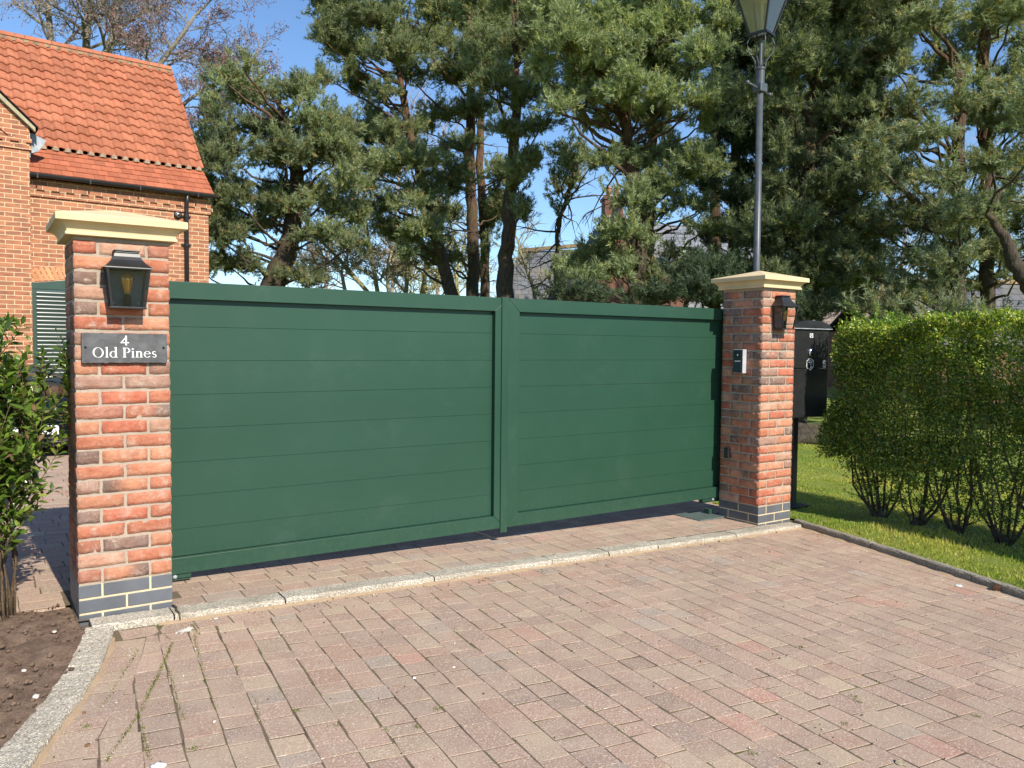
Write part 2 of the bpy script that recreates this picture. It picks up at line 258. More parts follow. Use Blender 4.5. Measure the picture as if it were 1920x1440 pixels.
# ---------------------------------------------------------------- object helpers
def tag(o, label=None, cat=None, group=None, kind=None, category=None):
    cat = cat or category
    for k, v in (('label', label), ('category', cat), ('group', group), ('kind', kind)):
        if v: o[k] = v
    return o
def empty(name, loc=(0,0,0), rz=0.0, **kw):
    o = bpy.data.objects.new(name, None); COL.objects.link(o); o.location = loc; o.rotation_euler = (0, 0, rz)
    o.empty_display_size = .1; return tag(o, **kw)
class MB:
    def __init__(s): s.v = []; s.f = []; s.c = []; s.n = 0; s.tint = None
    def add(s, V, F, tint=None):
        V = np.asarray(V, float).reshape(-1, 3); b = s.n
        s.v.append(V); s.n += len(V)
        s.f += [[b+i for i in f] for f in F]
        t = tint if tint is not None else s.tint
        if t is not None: s.c.append(np.broadcast_to(np.asarray(t, float), (len(V), 3)))
        return s
    def box(s, x0, y0, z0, x1, y1, z1, tint=None):
        V = [(x, y, z) for z in (z0, z1) for y in (y0, y1) for x in (x0, x1)]
        return s.add(V, [(0,2,3,1), (4,5,7,6), (0,1,5,4), (2,6,7,3), (0,4,6,2), (1,3,7,5)], tint)
    def prism(s, poly, axis, a, b, tint=None):     # poly: 2-D outline (counter-clockwise), extruded along axis from a to b
        n = len(poly); V = []
        for t in (a, b):
            for p, q in poly:
                V.append({'x': (t, p, q), 'y': (p, t, q), 'z': (p, q, t)}[axis])
        F = [tuple(range(n))[::-1], tuple(range(n, 2*n))] + [(i, (i+1) % n, n+(i+1) % n, n+i) for i in range(n)]
        return s.add(V, F, tint)
    def tube(s, pts, rad, k=8, caps=True, tint=None):
        pts = np.asarray(pts, float); n = len(pts); rad = np.broadcast_to(np.asarray(rad, float), (n,))
        T = np.gradient(pts, axis=0); T /= np.linalg.norm(T, axis=1)[:, None]+1e-12
        ref = np.array([0, 0, 1.0]) if abs(T[0][2]) < .9 else np.array([1.0, 0, 0])
        A = np.cross(T, ref); A /= np.linalg.norm(A, axis=1)[:, None]+1e-12; B = np.cross(T, A)
        th = np.arange(k)*2*math.pi/k
        V = pts[:, None, :] + rad[:, None, None]*(np.cos(th)[None, :, None]*A[:, None, :] + np.sin(th)[None, :, None]*B[:, None, :])
        F = [(i*k+j, i*k+(j+1) % k, (i+1)*k+(j+1) % k, (i+1)*k+j) for i in range(n-1) for j in range(k)]
        if caps: F += [tuple(range(k))[::-1], tuple((n-1)*k+j for j in range(k))]
        return s.add(V, F, tint)
    def lathe(s, prof, c=(0,0,0), k=24, tint=None, axis='z'):      # prof: (r, h)
        n = len(prof); th = np.arange(k)*2*math.pi/k; V = []
        for r, h in prof:
            for t in th:
                p = (r*math.cos(t), r*math.sin(t), h)
                if axis == 'y': p = (p[0], -p[2], p[1])
                if axis == 'x': p = (p[2], p[0], p[1])
                V.append((c[0]+p[0], c[1]+p[1], c[2]+p[2]))
        F = [(i*k+j, i*k+(j+1) % k, (i+1)*k+(j+1) % k, (i+1)*k+j) for i in range(n-1) for j in range(k)]
        F += [tuple(range(k))[::-1], tuple((n-1)*k+j for j in range(k))]
        return s.add(V, F, tint)
    def frust(s, z0, z1, hx0, hy0, hx1, hy1, c=(0,0), c1=None, tint=None):
        c1 = c1 or c
        V = [(c[0]-hx0, c[1]-hy0, z0), (c[0]+hx0, c[1]-hy0, z0), (c[0]+hx0, c[1]+hy0, z0), (c[0]-hx0, c[1]+hy0, z0),
             (c1[0]-hx1, c1[1]-hy1, z1), (c1[0]+hx1, c1[1]-hy1, z1), (c1[0]+hx1, c1[1]+hy1, z1), (c1[0]-hx1, c1[1]+hy1, z1)]
        return s.add(V, [(3,2,1,0), (4,5,6,7), (0,1,5,4), (1,2,6,5), (2,3,7,6), (3,0,4,7)], tint)
    def sq_loft(s, prof, c=(0,0)):                                 # prof: (half, z), square rings, last may be apex
        V = []; F = []
        for h, z in prof: V += [(c[0]-h, c[1]-h, z), (c[0]+h, c[1]-h, z), (c[0]+h, c[1]+h, z), (c[0]-h, c[1]+h, z)]
        for i in range(len(prof)-1):
            for j in range(4): F.append((i*4+j, i*4+(j+1) % 4, (i+1)*4+(j+1) % 4, (i+1)*4+j))
        F += [(3,2,1,0), tuple((len(prof)-1)*4+j for j in range(4))]
        return s.add(V, F)
    def build(s, name, mat, parent=None, smooth=False, bevel=0.0, seg=2, **kw):
        me = bpy.data.meshes.new(name); V = np.concatenate(s.v)
        me.from_pydata(V.tolist(), [], s.f); me.materials.append(mat)
        if s.c and sum(len(c) for c in s.c) == len(V): setcol(me, np.concatenate(s.c))
        if smooth: me.polygons.foreach_set('use_smooth', [True]*len(me.polygons))
        me.update(); return link(name, me, parent, bevel, seg, **kw)
def link(name, me, parent=None, bevel=0.0, seg=2, **kw):
    o = bpy.data.objects.new(name, me); COL.objects.link(o)
    if parent: o.parent = parent
    if bevel:
        b = o.modifiers.new('bevel', 'BEVEL'); b.width = bevel; b.segments = seg; b.limit_method = 'ANGLE'; b.angle_limit = R_(35)
        b.harden_normals = False
    return tag(o, **kw)
def setcol(me, C):
    a = me.color_attributes.new('tint', 'FLOAT_COLOR', 'POINT'); d = np.ones((len(C), 4), np.float32); d[:, :3] = C
    a.data.foreach_set('color', d.ravel())
def fastmesh(name, V, T, C, mat, parent=None, k=3, **kw):       # V (n,3), T (m,k) faces, C (n,3) tints
    me = bpy.data.meshes.new(name); V = np.ascontiguousarray(V, np.float32); T = np.ascontiguousarray(T, np.int32)
    me.vertices.add(len(V)); me.vertices.foreach_set('co', V.ravel())
    me.loops.add(T.size); me.loops.foreach_set('vertex_index', T.ravel())
    me.polygons.add(len(T)); me.polygons.foreach_set('loop_start', np.arange(0, T.size, k, dtype=np.int32))
    me.materials.append(mat); me.update(calc_edges=True); me.validate()
    if C is not None: setcol(me, C)
    return link(name, me, parent, **kw)
def unit(a): return a/(np.linalg.norm(a, axis=-1, keepdims=True)+1e-9)
def perp(D):
    r = unit(rng.normal(size=D.shape)); return unit(np.cross(D, r))

# ================================================================= THE GROUND
def sheet(name, xs, ys, dz, mat, amp=0.0, **kw):
    xs = np.asarray(xs); ys = np.asarray(ys); X, Y = np.meshgrid(xs, ys)
    Z = gz(X)+dz + (rng.normal(size=X.shape)*amp if amp else 0)
    V = np.stack([X, Y, Z], -1).reshape(-1, 3); nx = len(xs)
    F = [(j*nx+i, j*nx+i+1, (j+1)*nx+i+1, (j+1)*nx+i) for j in range(len(ys)-1) for i in range(nx-1)]
    mb = MB(); mb.add(V, F); return mb.build(name, mat, smooth=True, **kw)
sheet('ground', [-400, -60, -1.5, 0, 3, 6.6, 12, 60, 400], [-400, -50, 0, 20, 60, 400], -0.10, MT['lawn'], kind='structure')
RK = [(5.32, 0.1), (5.19, -.05), (4.98, -.93), (4.78, -1.62), (4.60, -2.18), (4.28, -3.1), (3.8, -4.4), (3.3, -6)]    # lawn kerb line (front foot)
LK = [(-.30, -.145), (-.345, -.36), (-.42, -.66), (-.52, -.95), (-.66, -1.30), (-.84, -1.75), (-1.1, -2.6), (-1.4, -4)] # left kerb inner line
def xk(line, y):
    ys = [p[1] for p in line][::-1]; xs = [p[0] for p in line][::-1]; return np.interp(y, ys, xs)
# joint bed under the pavers
sheet('driveway_bed', np.linspace(-3, 6.2, 12), np.linspace(-8, -.0, 9), -0.0350, MT['joint'], kind='structure')
sheet('forecourt_bed', np.linspace(-.45, 5.25, 12), np.linspace(-.02, 9.5, 9), -0.0030, MT['joint'], kind='structure')
sheet('forecourt_bed', np.linspace(-6, -.451, 8), np.linspace(.288, 9.5, 9), -0.0030, MT['joint'], kind='structure')
PC = [((0.405, 0.272, 0.20), 48), ((0.375, 0.255, 0.19), 28), ((0.41, 0.295, 0.21), 14), ((0.40, 0.25, 0.18), 8), ((0.37, 0.29, 0.23), 5), ((0.36, 0.25, 0.195), 8), ((.46, .34, .235), 3), ((.45, .25, .185), 2)]
PCc = np.array([c for c, _ in PC]); PCw = np.array([q for _, q in PC], float); PCw /= PCw.sum()
def paver(mb, c4, ztop, th=0.02, ch=0.0016):
    """c4: four plan corners (ccw). Rounded shoulder made of two rings."""
    c4 = np.asarray(c4); ctr = c4.mean(0)
    tl = rng.normal(size=4)*.0005
    def ring(ins, z): 
        d = c4-ctr; L = np.linalg.norm(d, axis=1)[:, None]; q = c4-d/L*ins*1.4
        return [(x, y, gz(x)+z+tl[i]) for i, (x, y) in enumerate(q)]
    V = ring(0, ztop-th)+ring(0, ztop-ch)+ring(ch*.45, ztop-ch*.3)+ring(ch*1.3, ztop)
    F = []
    for r in range(3):
        for j in range(4): F.append((r*4+j, r*4+(j+1) % 4, (r+1)*4+(j+1) % 4, (r+1)*4+j))
    F.append((12, 13, 14, 15))
    col = PCc[rng.choice(len(PCc), p=PCw)]*(1+rng.normal()*.05)
    mb.add(V, F, np.clip(col, .02, .8))
# main field: courses .14 wide running away from the viewer, turned 5.9 degrees
mb = MB(); mb.tint = (0.33, .22, .17)
a = R_(-5.9); dc = np.array([math.sin(a), -math.cos(a)]); dn = np.array([dc[1]*-1, dc[0]]); dn = np.array([math.cos(a), math.sin(a)])
org = np.array([.01, -.31])
for ci in range(-16, 44):
    t = -1.2+rng.uniform(0, .2); 
    while t < 6.5:
        L = rng.choice([.10, .10, .135, .135, .165, .165, .20]) ; g = .0017+rng.uniform(0, .0018)
        j = lambda: rng.normal()*.0026
        u0, u1 = ci*.136+g, (ci+1)*.136-g; v0, v1 = t+g, t+L-g
        q = np.array([(u0+j(), v1+j()), (u1+j(), v1+j()), (u1+j(), v0+j()), (u0+j(), v0+j())])
        w2 = org+q[:, :1]*dn+q[:, 1:]*dc; t += L
        if w2[:, 1].min() > -.31 or w2[:, 1].max() < -6.2: continue
        top = -.312
        if w2[:, 1].max() > top:
            w2[:, 1] = np.minimum(w2[:, 1], top)
            if w2[:, 1].max()-w2[:, 1].min() < .010: continue
        # trimmed against the kerbs
        lo = xk(LK, w2[:, 1])+.155; hi = xk(RK, w2[:, 1])-.012
        if (w2[:, 0] > hi).all() or (w2[:, 0] < lo).all(): continue
        w2[:, 0] = np.clip(w2[:, 0], lo, hi)
        if np.ptp(w2[:, 0]) < .025: continue
        paver(mb, w2, -.033)
# a border course along the front kerb and one down the left kerb
x = -.285
while x < 5.1:
    L = rng.choice([.14, .175, .21]); paver(mb, [(x+.003, -.306), (x+L-.003, -.306), (x+L-.003, -.162), (x+.003, -.162)], -.034); x += L
y = -.309
while y > -4.5:
    L = rng.choice([.105, .14, .175, .21]); y1 = y-L+.004
    paver(mb, [(xk(LK, y1)+.010, y1), (xk(LK, y1)+.150, y1-.015), (xk(LK, y)+.150, y-.015), (xk(LK, y)+.010, y)], -.034); y -= L
mb.build('driveway', MT['paver'], kind='structure')
# forecourt: courses parallel to the gate, from the kerb to the house
mb = MB(); y = .008; r = 0
while y < 9.2:
    x = -5+rng.uniform(0, .2); wd = .141
    while x < 5.2:
        L = rng.choice([.14, .175, .21, .21]); j = lambda: rng.normal()*.0018
        if not (-.47 < x+L/2 < .0 and y < .44) and not (x+L/2 > 4.72 and y < .45) and (x > -.46 or y > .28):
            if y < 3.3 or x < 1.0:
                paver(mb, [(x+.003+j(), y+.003+j()), (x+L-.003+j(), y+.003+j()), (x+L-.003+j(), y+wd-.003+j()), (x+.003+j(), y+wd-.003+j())], -.001, .02)
        x += L
    y += wd
mb.build('forecourt', MT['paver'], kind='structure')
# washed sand gathered at the foot of the kerb: a low irregular fillet
def fillet(name, pts, wd, h, mat, zf):
    V = []; F = []
    pts = np.array(pts); n = len(pts)
    T = unit(np.gradient(pts, axis=0)); N = np.stack([T[:, 1], -T[:, 0]], 1)
    for i in range(n):
        k = .45+.75*abs(math.sin(i*.37)+.5*math.sin(i*1.13+1))*.6+rng.uniform(0, .25)
        for s, hh in ((-.006, h*k), (wd*.35*k, h*.7*k), (wd*k, -.002)):
            x, y = pts[i]+N[i]*s; V.append((x, y, gz(x)+zf+hh))
    for i in range(n-1):
        for j in range(2): F.append((i*3+j, i*3+j+1, (i+1)*3+j+1, (i+1)*3+j))
    m = MB(); m.add(V, F); return m.build(name, mat, smooth=True, kind='structure')
fillet('kerb_foot_sand', [(x, -.1475) for x in np.arange(-.1, 5.15, .04)],   .034, .008, MT['sandm'], -.0325)
ys = np.arange(-.25, -4, -.04); fillet('kerb_foot_sand', [(xk(LK, q)+.0, q) for q in ys[::-1]], .022, .007, MT['sandm'], -.0335)
ys = np.arange(-.05, -4, -.04); fillet('kerb_foot_sand', [(xk(RK, q)-.0, q) for q in ys], .05, .008, MT['sandm'], -.0325)
# kerbs
def kerb_run(name, pts, wd, ztop, mat, hgt=.12, side=1):
    """stones laid end to end along pts (the inner foot line); width goes to 'side'."""
    mb = MB()
    for (p, q) in zip(pts[:-1], pts[1:]):
        p = np.array(p); q = np.array(q); d = (q-p)/np.linalg.norm(q-p); n = np.array([-d[1], d[0]])*side
        p2 = p+d*.004; q2 = q-d*.004; e = .012
        prof = [(0, -hgt), (0, -.014), (.004, -.005), (e, 0), (wd-.006, .0), (wd, -.006), (wd, -hgt)]
        V = []; ns = 14; jz = rng.normal()*.002
        for s in range(ns+1):
            c = p2+(q2-p2)*s/ns
            for o, z in prof:
                w_ = c+n*(o+(rng.normal()*.0018)); V.append((w_[0], w_[1], gz(w_[0])+ztop+z+jz+(rng.normal()*.0012 if z > -.1 else 0)))
        k = len(prof); F = [(i*k+j, i*k+j+1, (i+1)*k+j+1, (i+1)*k+j) for i in range(ns) for j in range(k-1)]
        if side > 0: F = [f[::-1] for f in F]
        F += [tuple(range(k)), tuple(ns*k+j for j in range(k))[::-1]]
        mb.add(V, F)
    return mb.build(name, mat, kind='structure')
fj = [-.40, -.02, .56, 1.50, 2.42, 2.93, 3.42, 4.30, 5.16]
kerb_run('kerb', [(x, -.147) for x in fj], .142, .002, MT['kerb'])
kerb_run('kerb', LK[:1]+LK[1:], .128, -.004, MT['kerb'], side=-1)
RK2 = [(xk(RK, y), y) for y in (-.02, -.9, -1.8, -2.7, -3.6, -4.5, -5.4)]
kerb_run('kerb', RK2, .06, .018, MT['kerb2'], side=1)
# soil bed on the left
xs = np.linspace(-4, -.30, 90); ys = np.linspace(-4, .292, 100); X, Y = np.meshgrid(xs, ys)
lim = xk(LK, Y)-.118; X2 = np.minimum(X+0, lim); X2 = np.where(Y > -.145, np.minimum(X2, -.445), X2)
def vnoise(X, Y, sc, seed):
    r = np.random.default_rng(seed); g = r.normal(size=(64, 64)); x = X*sc+100; y = Y*sc+100
    xi = np.floor(x).astype(int); yi = np.floor(y).astype(int); fx = x-xi; fy = y-yi
    fx = fx*fx*(3-2*fx); fy = fy*fy*(3-2*fy); G = lambda a, b: g[a % 64, b % 64]
    return (G(xi, yi)*(1-fx)+G(xi+1, yi)*fx)*(1-fy)+(G(xi, yi+1)*(1-fx)+G(xi+1, yi+1)*fx)*fy
Z = gz(X2)-.002+.010*vnoise(X2, Y, 6, 1)+.008*vnoise(X2, Y, 17, 2)+.005*vnoise(X2, Y, 45, 3)
Z = np.where(X2 >= lim-.03, np.minimum(Z, gz(X2)-.006), Z)
F = [(j*90+i, j*90+i+1, (j+1)*90+i+1, (j+1)*90+i) for j in range(99) for i in range(89)]
mb = MB(); mb.add(np.stack([X2, Y, Z], -1), F); mb.build('soil_bed', MT['soil'], smooth=True, kind='structure')
# soil crumbs
Vc = []; Tc = []; nb = 0; ico = [(0,0,1), (.9,0,.3), (-.3,.85,.3), (-.6,-.7,.3), (.3,.1,-.8)]; icf = [(0,1,2), (0,2,3), (0,3,1), (1,4,2), (2,4,3), (3,4,1)]
nC = 4500; cx = rng.uniform(-1.7, -.35, nC); cy = rng.uniform(-2.2, .32, nC); ok = (cx < xk(LK, cy)-.10-.05*rng.random(nC)) & ((cy < -.14) | (cx < -.47)); cx = cx[ok]; cy = cy[ok]
sz = rng.exponential(.0032, len(cx))+.0015
V = (np.array(ico)[None]*sz[:, None, None]*rng.uniform(.6, 1.4, (len(cx), 5, 3)))+np.stack([cx, cy, gz(cx)+.006*vnoise(cx, cy, 6, 1)+sz*.3], -1)[:, None, :]
T = (np.array(icf)[None]+np.arange(len(cx))[:, None, None]*5).reshape(-1, 3)
fastmesh('soil_crumbs', V.reshape(-1, 3), T, None, MT['soil'], kind='stuff', label='loose brown soil crumbs scattered over the left bed', category='soil')
# lawn with blades
xs = np.linspace(3.0, 16, 60); ys = np.linspace(-7, 14, 90); X, Y = np.meshgrid(xs, ys)
lim = np.where(Y < .1, xk(RK, np.minimum(Y, .1))+.058, 5.24); X2 = np.maximum(X, lim)
Z = gz(X2)-.006+.012*vnoise(X2, Y, 2.2, 5)+.004*vnoise(X2, Y, 14, 6); Z = np.where(X2 <= lim+.05, np.minimum(Z, gz(X2)-.002), Z)
F = [(j*60+i, j*60+i+1, (j+1)*60+i+1, (j+1)*60+i) for j in range(89) for i in range(59)]
mb = MB(); mb.add(np.stack([X2, Y, Z], -1), F); mb.build('lawn', MT['lawn'], smooth=True, kind='structure')
nG = 230000; u = rng.random(nG)
gx = 4.2+rng.random(nG)**1.5*6.5; gy = -4.2+rng.random(nG)*12.5
dens = np.clip(1.3-(gy+.5)*.13, .2, 1); ok = (gx > np.where(gy < .1, xk(RK, np.minimum(gy, .1))+.045+.04*rng.random(nG), 5.26)) & (rng.random(nG) < dens)
ok &= ~((np.abs(gx-6.2) < .28) & (gy < 0) & (rng.random(nG) < .55))
gx = gx[ok]; gy = gy[ok]; nG = len(gx); h = rng.uniform(.012, .034, nG)*(1+.5*vnoise(gx, gy, 3, 8).clip(-.6, 1)); wd = rng.uniform(.002, .0042, nG)*(1+.12*np.hypot(gx, gy+4))
th = rng.uniform(0, 2*math.pi, nG); ln = rng.uniform(.1, .9, nG); th2 = rng.uniform(0, 2*math.pi, nG)
gzv = gz(gx)-.006+.012*vnoise(gx, gy, 2.2, 5)+.004*vnoise(gx, gy, 14, 6)
b0 = np.stack([gx, gy, gzv-.004], -1); s = np.stack([np.cos(th), np.sin(th), 0*th], -1)*wd[:, None]
tip = b0+np.stack([np.cos(th2)*ln*h, np.sin(th2)*ln*h, h], -1)
V = np.stack([b0-s, b0+s, tip], 1).reshape(-1, 3)
q = vnoise(gx, gy, 1.1, 21)+.6*vnoise(gx, gy, 5, 22); q = np.clip(.5+q*.42+rng.normal(size=nG)*.22, 0, 1)[:, None]
C = np.array([.21, .31, .045])*(1-q)+np.array([.48, .46, .11])*q; C = np.where((rng.random(nG) < .07)[:, None], [.34, .27, .12], C)
fastmesh('grass', V, np.arange(3*nG).reshape(-1, 3), np.repeat(C, 3, 0), MT['grass'], kind='stuff', label='short bright green mown grass beside the driveway', category='grass')

# ================================================================= GATE PILLARS
BC = [((0.53, 0.215, 0.130), 34), ((0.56, 0.265, 0.160), 26), ((0.50, 0.175, 0.108), 13), ((0.37, 0.23, 0.175), 9), ((0.28, 0.19, 0.155), 5), ((.55, .33, .23), 12), ((.44, .21, .145), 6)]
BCc = np.array([c for c, _ in BC]); BCw = np.array([q for _, q in BC], float); BCw /= BCw.sum()
def rough_brick(mb, x0, y0, z0, x1, y1, z1, col, amp=.0015, rnd=.0022, nn=(7, 4, 3)):
    c = np.array([(x0+x1)/2, (y0+y1)/2, (z0+z1)/2]); hs = np.array([x1-x0, y1-y0, z1-z0])/2
    nx = nn[0] if hs[0] > hs[1] else nn[1]; ny = nn[1] if hs[0] > hs[1] else nn[0]; nz = nn[2]
    if hs[0] < .08 and hs[1] < .08: nx = ny = 4
    N = (nx, ny, nz); idx = {}; V = []; F = []
    def vid(i, j, k):
        if (i, j, k) not in idx:
            idx[(i, j, k)] = len(V)
            V.append([(-1+2*i/nx)*hs[0], (-1+2*j/ny)*hs[1], (-1+2*k/nz)*hs[2]])
        return idx[(i, j, k)]
    for i in range(nx):
        for j in range(ny): F.append((vid(i,j,0), vid(i,j+1,0), vid(i+1,j+1,0), vid(i+1,j,0))); F.append((vid(i,j,nz), vid(i+1,j,nz), vid(i+1,j+1,nz), vid(i,j+1,nz)))
    for i in range(nx):
        for k in range(nz): F.append((vid(i,0,k), vid(i+1,0,k), vid(i+1,0,k+1), vid(i,0,k+1))); F.append((vid(i,ny,k), vid(i,ny,k+1), vid(i+1,ny,k+1), vid(i+1,ny,k)))
    for j in range(ny):
        for k in range(nz): F.append((vid(0,j,k), vid(0,j,k+1), vid(0,j+1,k+1), vid(0,j+1,k))); F.append((vid(nx,j,k), vid(nx,j+1,k), vid(nx,j+1,k+1), vid(nx,j,k+1)))
    V = np.array(V); inner = hs-rnd; cl = np.clip(V, -inner, inner); d = V-cl; L = np.linalg.norm(d, axis=1)[:, None]
    V = np.where(L > 0, cl+d/np.maximum(L, 1e-9)*np.minimum(L, rnd), V)
    V += rng.normal(size=V.shape)*amp*.8 + rng.normal(size=3)*amp*.35
    tint = np.clip(col*(1+rng.normal(size=(len(V), 1))*.05), .01, .9)
    if rng.random() < .2:                       # a scorched end
        e = V[:, 0] if hs[0] > hs[1] else V[:, 1]; k = np.clip((e/hs[:2].max()*rng.choice([-1, 1])+.1)*1.4, 0, 1)[:, None]
        tint = tint*(1-k)+np.array([.24, .17, .14])*k
    mb.v.append(V+c); b = mb.n; mb.n += len(V); mb.f += [[b+q for q in f] for f in F]; mb.c.append(tint)
def pillar_course(mb, z, kind, gap, h, fn):
    H = .22; g = gap/2; q = .1075+.005
    if kind:   # stretchers front and back meet the corners
        for s in (-1, 1):
            y0, y1 = (-H, -H+.1025) if s < 0 else (H-.1025, H)
            fn(mb, -H, y0, z, -g, y1, z+h); fn(mb, g, y0, z, H, y1, z+h)
            x0, x1 = (-H, -H+.1025) if s < 0 else (H-.1025, H)
            fn(mb, x0, -H+.1025+gap, z, x1, H-.1025-gap, z+h)
    else:
        for s in (-1, 1):
            x0, x1 = (-H, -H+.1025) if s < 0 else (H-.1025, H)
            fn(mb, x0, -H, z, x1, -g, z+h); fn(mb, x0, g, z, x1, H, z+h)
            y0, y1 = (-H, -H+.1025) if s < 0 else (H-.1025, H)
            fn(mb, -H+.1025+gap, y0, z, H-.1025-gap, y1, z+h)
def pillar(cx, base, nrow, label, seed_kind):
    t = empty('gate_pillar', (cx, .22, base), label=label, cat='gate pillar', group='brick gate pillars')
    zb = 1.905-nrow*.075-base                     # top of the blue plinth, above base
    def hb(mb, *b):
        rough_brick(mb, *b, BCc[rng.choice(len(BCc), p=BCw)]*(1+rng.normal()*.06))
    mb = MB()
    for r in range(nrow): pillar_course(mb, zb+.012+r*.075+rng.normal()*.0006, (r+seed_kind) % 2 == 0, .012, .063+rng.normal()*.0008, hb)
    mb.build('brickwork', MT['hb'], t, smooth=True)
    def bb(mb, x0, y0, z0, x1, y1, z1): mb.box(x0, y0, z0, x1, y1, z1)
    mb = MB(); z = zb-.075; k = 0
    while z > -.12:
        pillar_course(mb, z+.010, (k+seed_kind) % 2 == 0, .010, .065, bb); z -= .075; k += 1
    mb.build('plinth', MT['blue'], t, bevel=.0022)
    mb = MB(); e = .2166; mb.box(-e, -e, zb+.002, e, e, 1.926-base); mb.build('mortar', MT['mortar'], t)
    mb = MB(); e = .2175; mb.box(-e, -e, -.13, e, e, zb+.001); mb.build('plinth_mortar', MT['mortar_y'], t)
    h = .22; zc = 1.927-base
    mb = MB(); mb.sq_loft([(h+.020, zc-.0), (h+.036, zc+.001), (h+.036, zc+.015), (h+.029, zc+.0165), (h+.030, zc+.024), (h+.034, zc+.036), (h+.044, zc+.050), (h+.054, zc+.058), (h+.064, zc+.062), (h+.066, zc+.0635), (h+.080, zc+.0645), (h+.080, zc+.098), (h+.077, zc+.101), (.004, zc+.172)])
    mb.build('capstone', MT['cap'], t, bevel=.0025)
    return t
pL = pillar(-.22, 0.0, 23, 'near left brick gate pillar carrying the slate name sign', 1)
pR = pillar(4.971, -.13, 25, 'far right brick gate pillar carrying the intercom, beside the black parcel box', 1)

# ---------------------------------------------------------------- lettering (drawn outlines, serif style)
def ring_poly(mb, cx, cy, rx, ry, tx, ty, a0=0, a1=360, n=40, sx=0.0, h=.0015):
    """annulus arc in the x-z plane: outer ellipse rx,ry, wall tx at the sides, ty at top and bottom"""
    V = []; F = []; a = np.radians(np.linspace(a0, a1, n+1))
    for t in a:
        for y in (0, -h):
            V.append((cx+rx*math.cos(t)+sx*math.sin(t), y, cy+ry*math.sin(t))); V.append((cx+(rx-tx)*math.cos(t), y, cy+(ry-ty)*math.sin(t)))
    for i in range(n):
        b = i*4; c = b+4; F += [(b+2, b+3, c+3, c+2), (b, c, c+1, b+1), (b, b+2, c+2, c), (b+1, c+1, c+3, b+3)]
    mb.add(V, F)
def poly(mb, pts, h=.0015):
    n = len(pts); V = [(x, 0, z) for x, z in pts]+[(x, -h, z) for x, z in pts]
    mb.add(V, [tuple(range(n)), tuple(range(n, 2*n))[::-1]]+[(i, n+i, n+(i+1) % n, (i+1) % n) for i in range(n)])
def rect(mb, x0, z0, x1, z1, h=.0015): poly(mb, [(x0, z0), (x1, z0), (x1, z1), (x0, z1)], h)
def glyph(mb, ch, x, z, s):
    """serif capitals of height s starting at x on baseline z; returns advance. Strokes: S thick, t thin"""
    S = .112*s; t = .04*s; xh = .62*s
    R = lambda a, b, c, d, h=.0015: rect(mb, x+a*s, z+b*s, x+c*s, z+d*s, h)
    if ch == 'O': ring_poly(mb, x+.40*s, z+.48*s, .40*s, .50*s, S*1.05, t, sx=-.02*s); return .90*s
    if ch == 'l': R(.07, 0, .20, 1.02); R(0, 0, .27, .04, .0013); poly(mb, [(x, z+.97*s), (x+.075*s, z+.93*s), (x+.2*s, z+1.05*s)], .0012); return .34*s
    if ch == 'd':
        ring_poly(mb, x+.27*s, z+.30*s, .27*s, .32*s, S*.95, t, 45, 315); R(.40, .0, .53, 1.02); R(.46, 0, .61, .04, .0013)
        poly(mb, [(x+.32*s, z+.97*s), (x+.405*s, z+.93*s), (x+.53*s, z+1.05*s)], .0012); return .68*s
    if ch == 'P':
        R(.07, 0, .20, .96); R(0, 0, .28, .04, .0013); R(0, .92, .30, .96, .0013)
        ring_poly(mb, x+.27*s, z+.70*s, .30*s, .26*s, S, t, -90, 90, sx=0); return .64*s
    if ch == 'i':
        R(.07, 0, .19, .62); R(0, 0, .26, .04, .0013); poly(mb, [(x, z+.58*s), (x+.075*s, z+.55*s), (x+.19*s, z+.66*s)], .0012)
        ring_poly(mb, x+.12*s, z+.84*s, .075*s, .075*s, .074*s, .074*s, n=16); return .33*s
    if ch == 'n':
        R(.07, 0, .19, .60); R(0, 0, .26, .04, .0013); poly(mb, [(x, z+.58*s), (x+.075*s, z+.55*s), (x+.19*s, z+.66*s)], .0012)
        ring_poly(mb, x+.31*s, z+.42*s, .19*s, .22*s, .12*s, .07*s, 0, 150); R(.38, 0, .50, .43, .0014); R(.32, 0, .57, .04, .0013); return .64*s
    if ch == 'e':
        ring_poly(mb, x+.27*s, z+.31*s, .27*s, .33*s, S*.9, t, 12, 325); R(.10, .34, .52, .385, .0013); return .60*s
    if ch == 's':
        ring_poly(mb, x+.20*s, z+.46*s, .155*s, .175*s, .085*s, t, 30, 250, 20); ring_poly(mb, x+.215*s, z+.175*s, .165*s, .19*s, .09*s, t, -150, 80, 20)
        poly(mb, [(x+.07*s, z+.40*s), (x+.12*s, z+.32*s), (x+.37*s, z+.22*s), (x+.34*s, z+.33*s)], .0012); return .44*s
    if ch == '4':
        poly(mb, [(x, z+.26*s), (x+.48*s, z+1.0*s), (x+.52*s, z+.90*s), (x+.12*s, z+.26*s)]); R(0, .22, .68, .31, .0013); R(.38, 0, .51, 1.0, .0014); return .7*s
    return .30*s
sg = empty('house_sign', (-.215, -.012, 1.375), label='grey slate sign reading 4 Old Pines on the left pillar', cat='sign')
mb = MB(); n = 40; top = []; bot = []
for i in range(n+1):
    xx = -.197+.394*i/n; top.append((xx, .0745+rng.normal()*.0007)); bot.append((xx, -.0745+rng.normal()*.0011))
mb.prism(bot+top[::-1], 'y', -.012, .010); mb.build('slate_panel', MT['slate'], sg, bevel=.0015)
mb = MB(); s = .048; txt = 'Old Pines'; x = 0; tmp = MB()
for ch in txt: x += glyph(tmp, ch, x, 0, s)
wtot = x; x = -wtot/2
for ch in txt: x += glyph(mb, ch, x, -.044, s)
glyph(mb, '4', -.018, .014, .046)
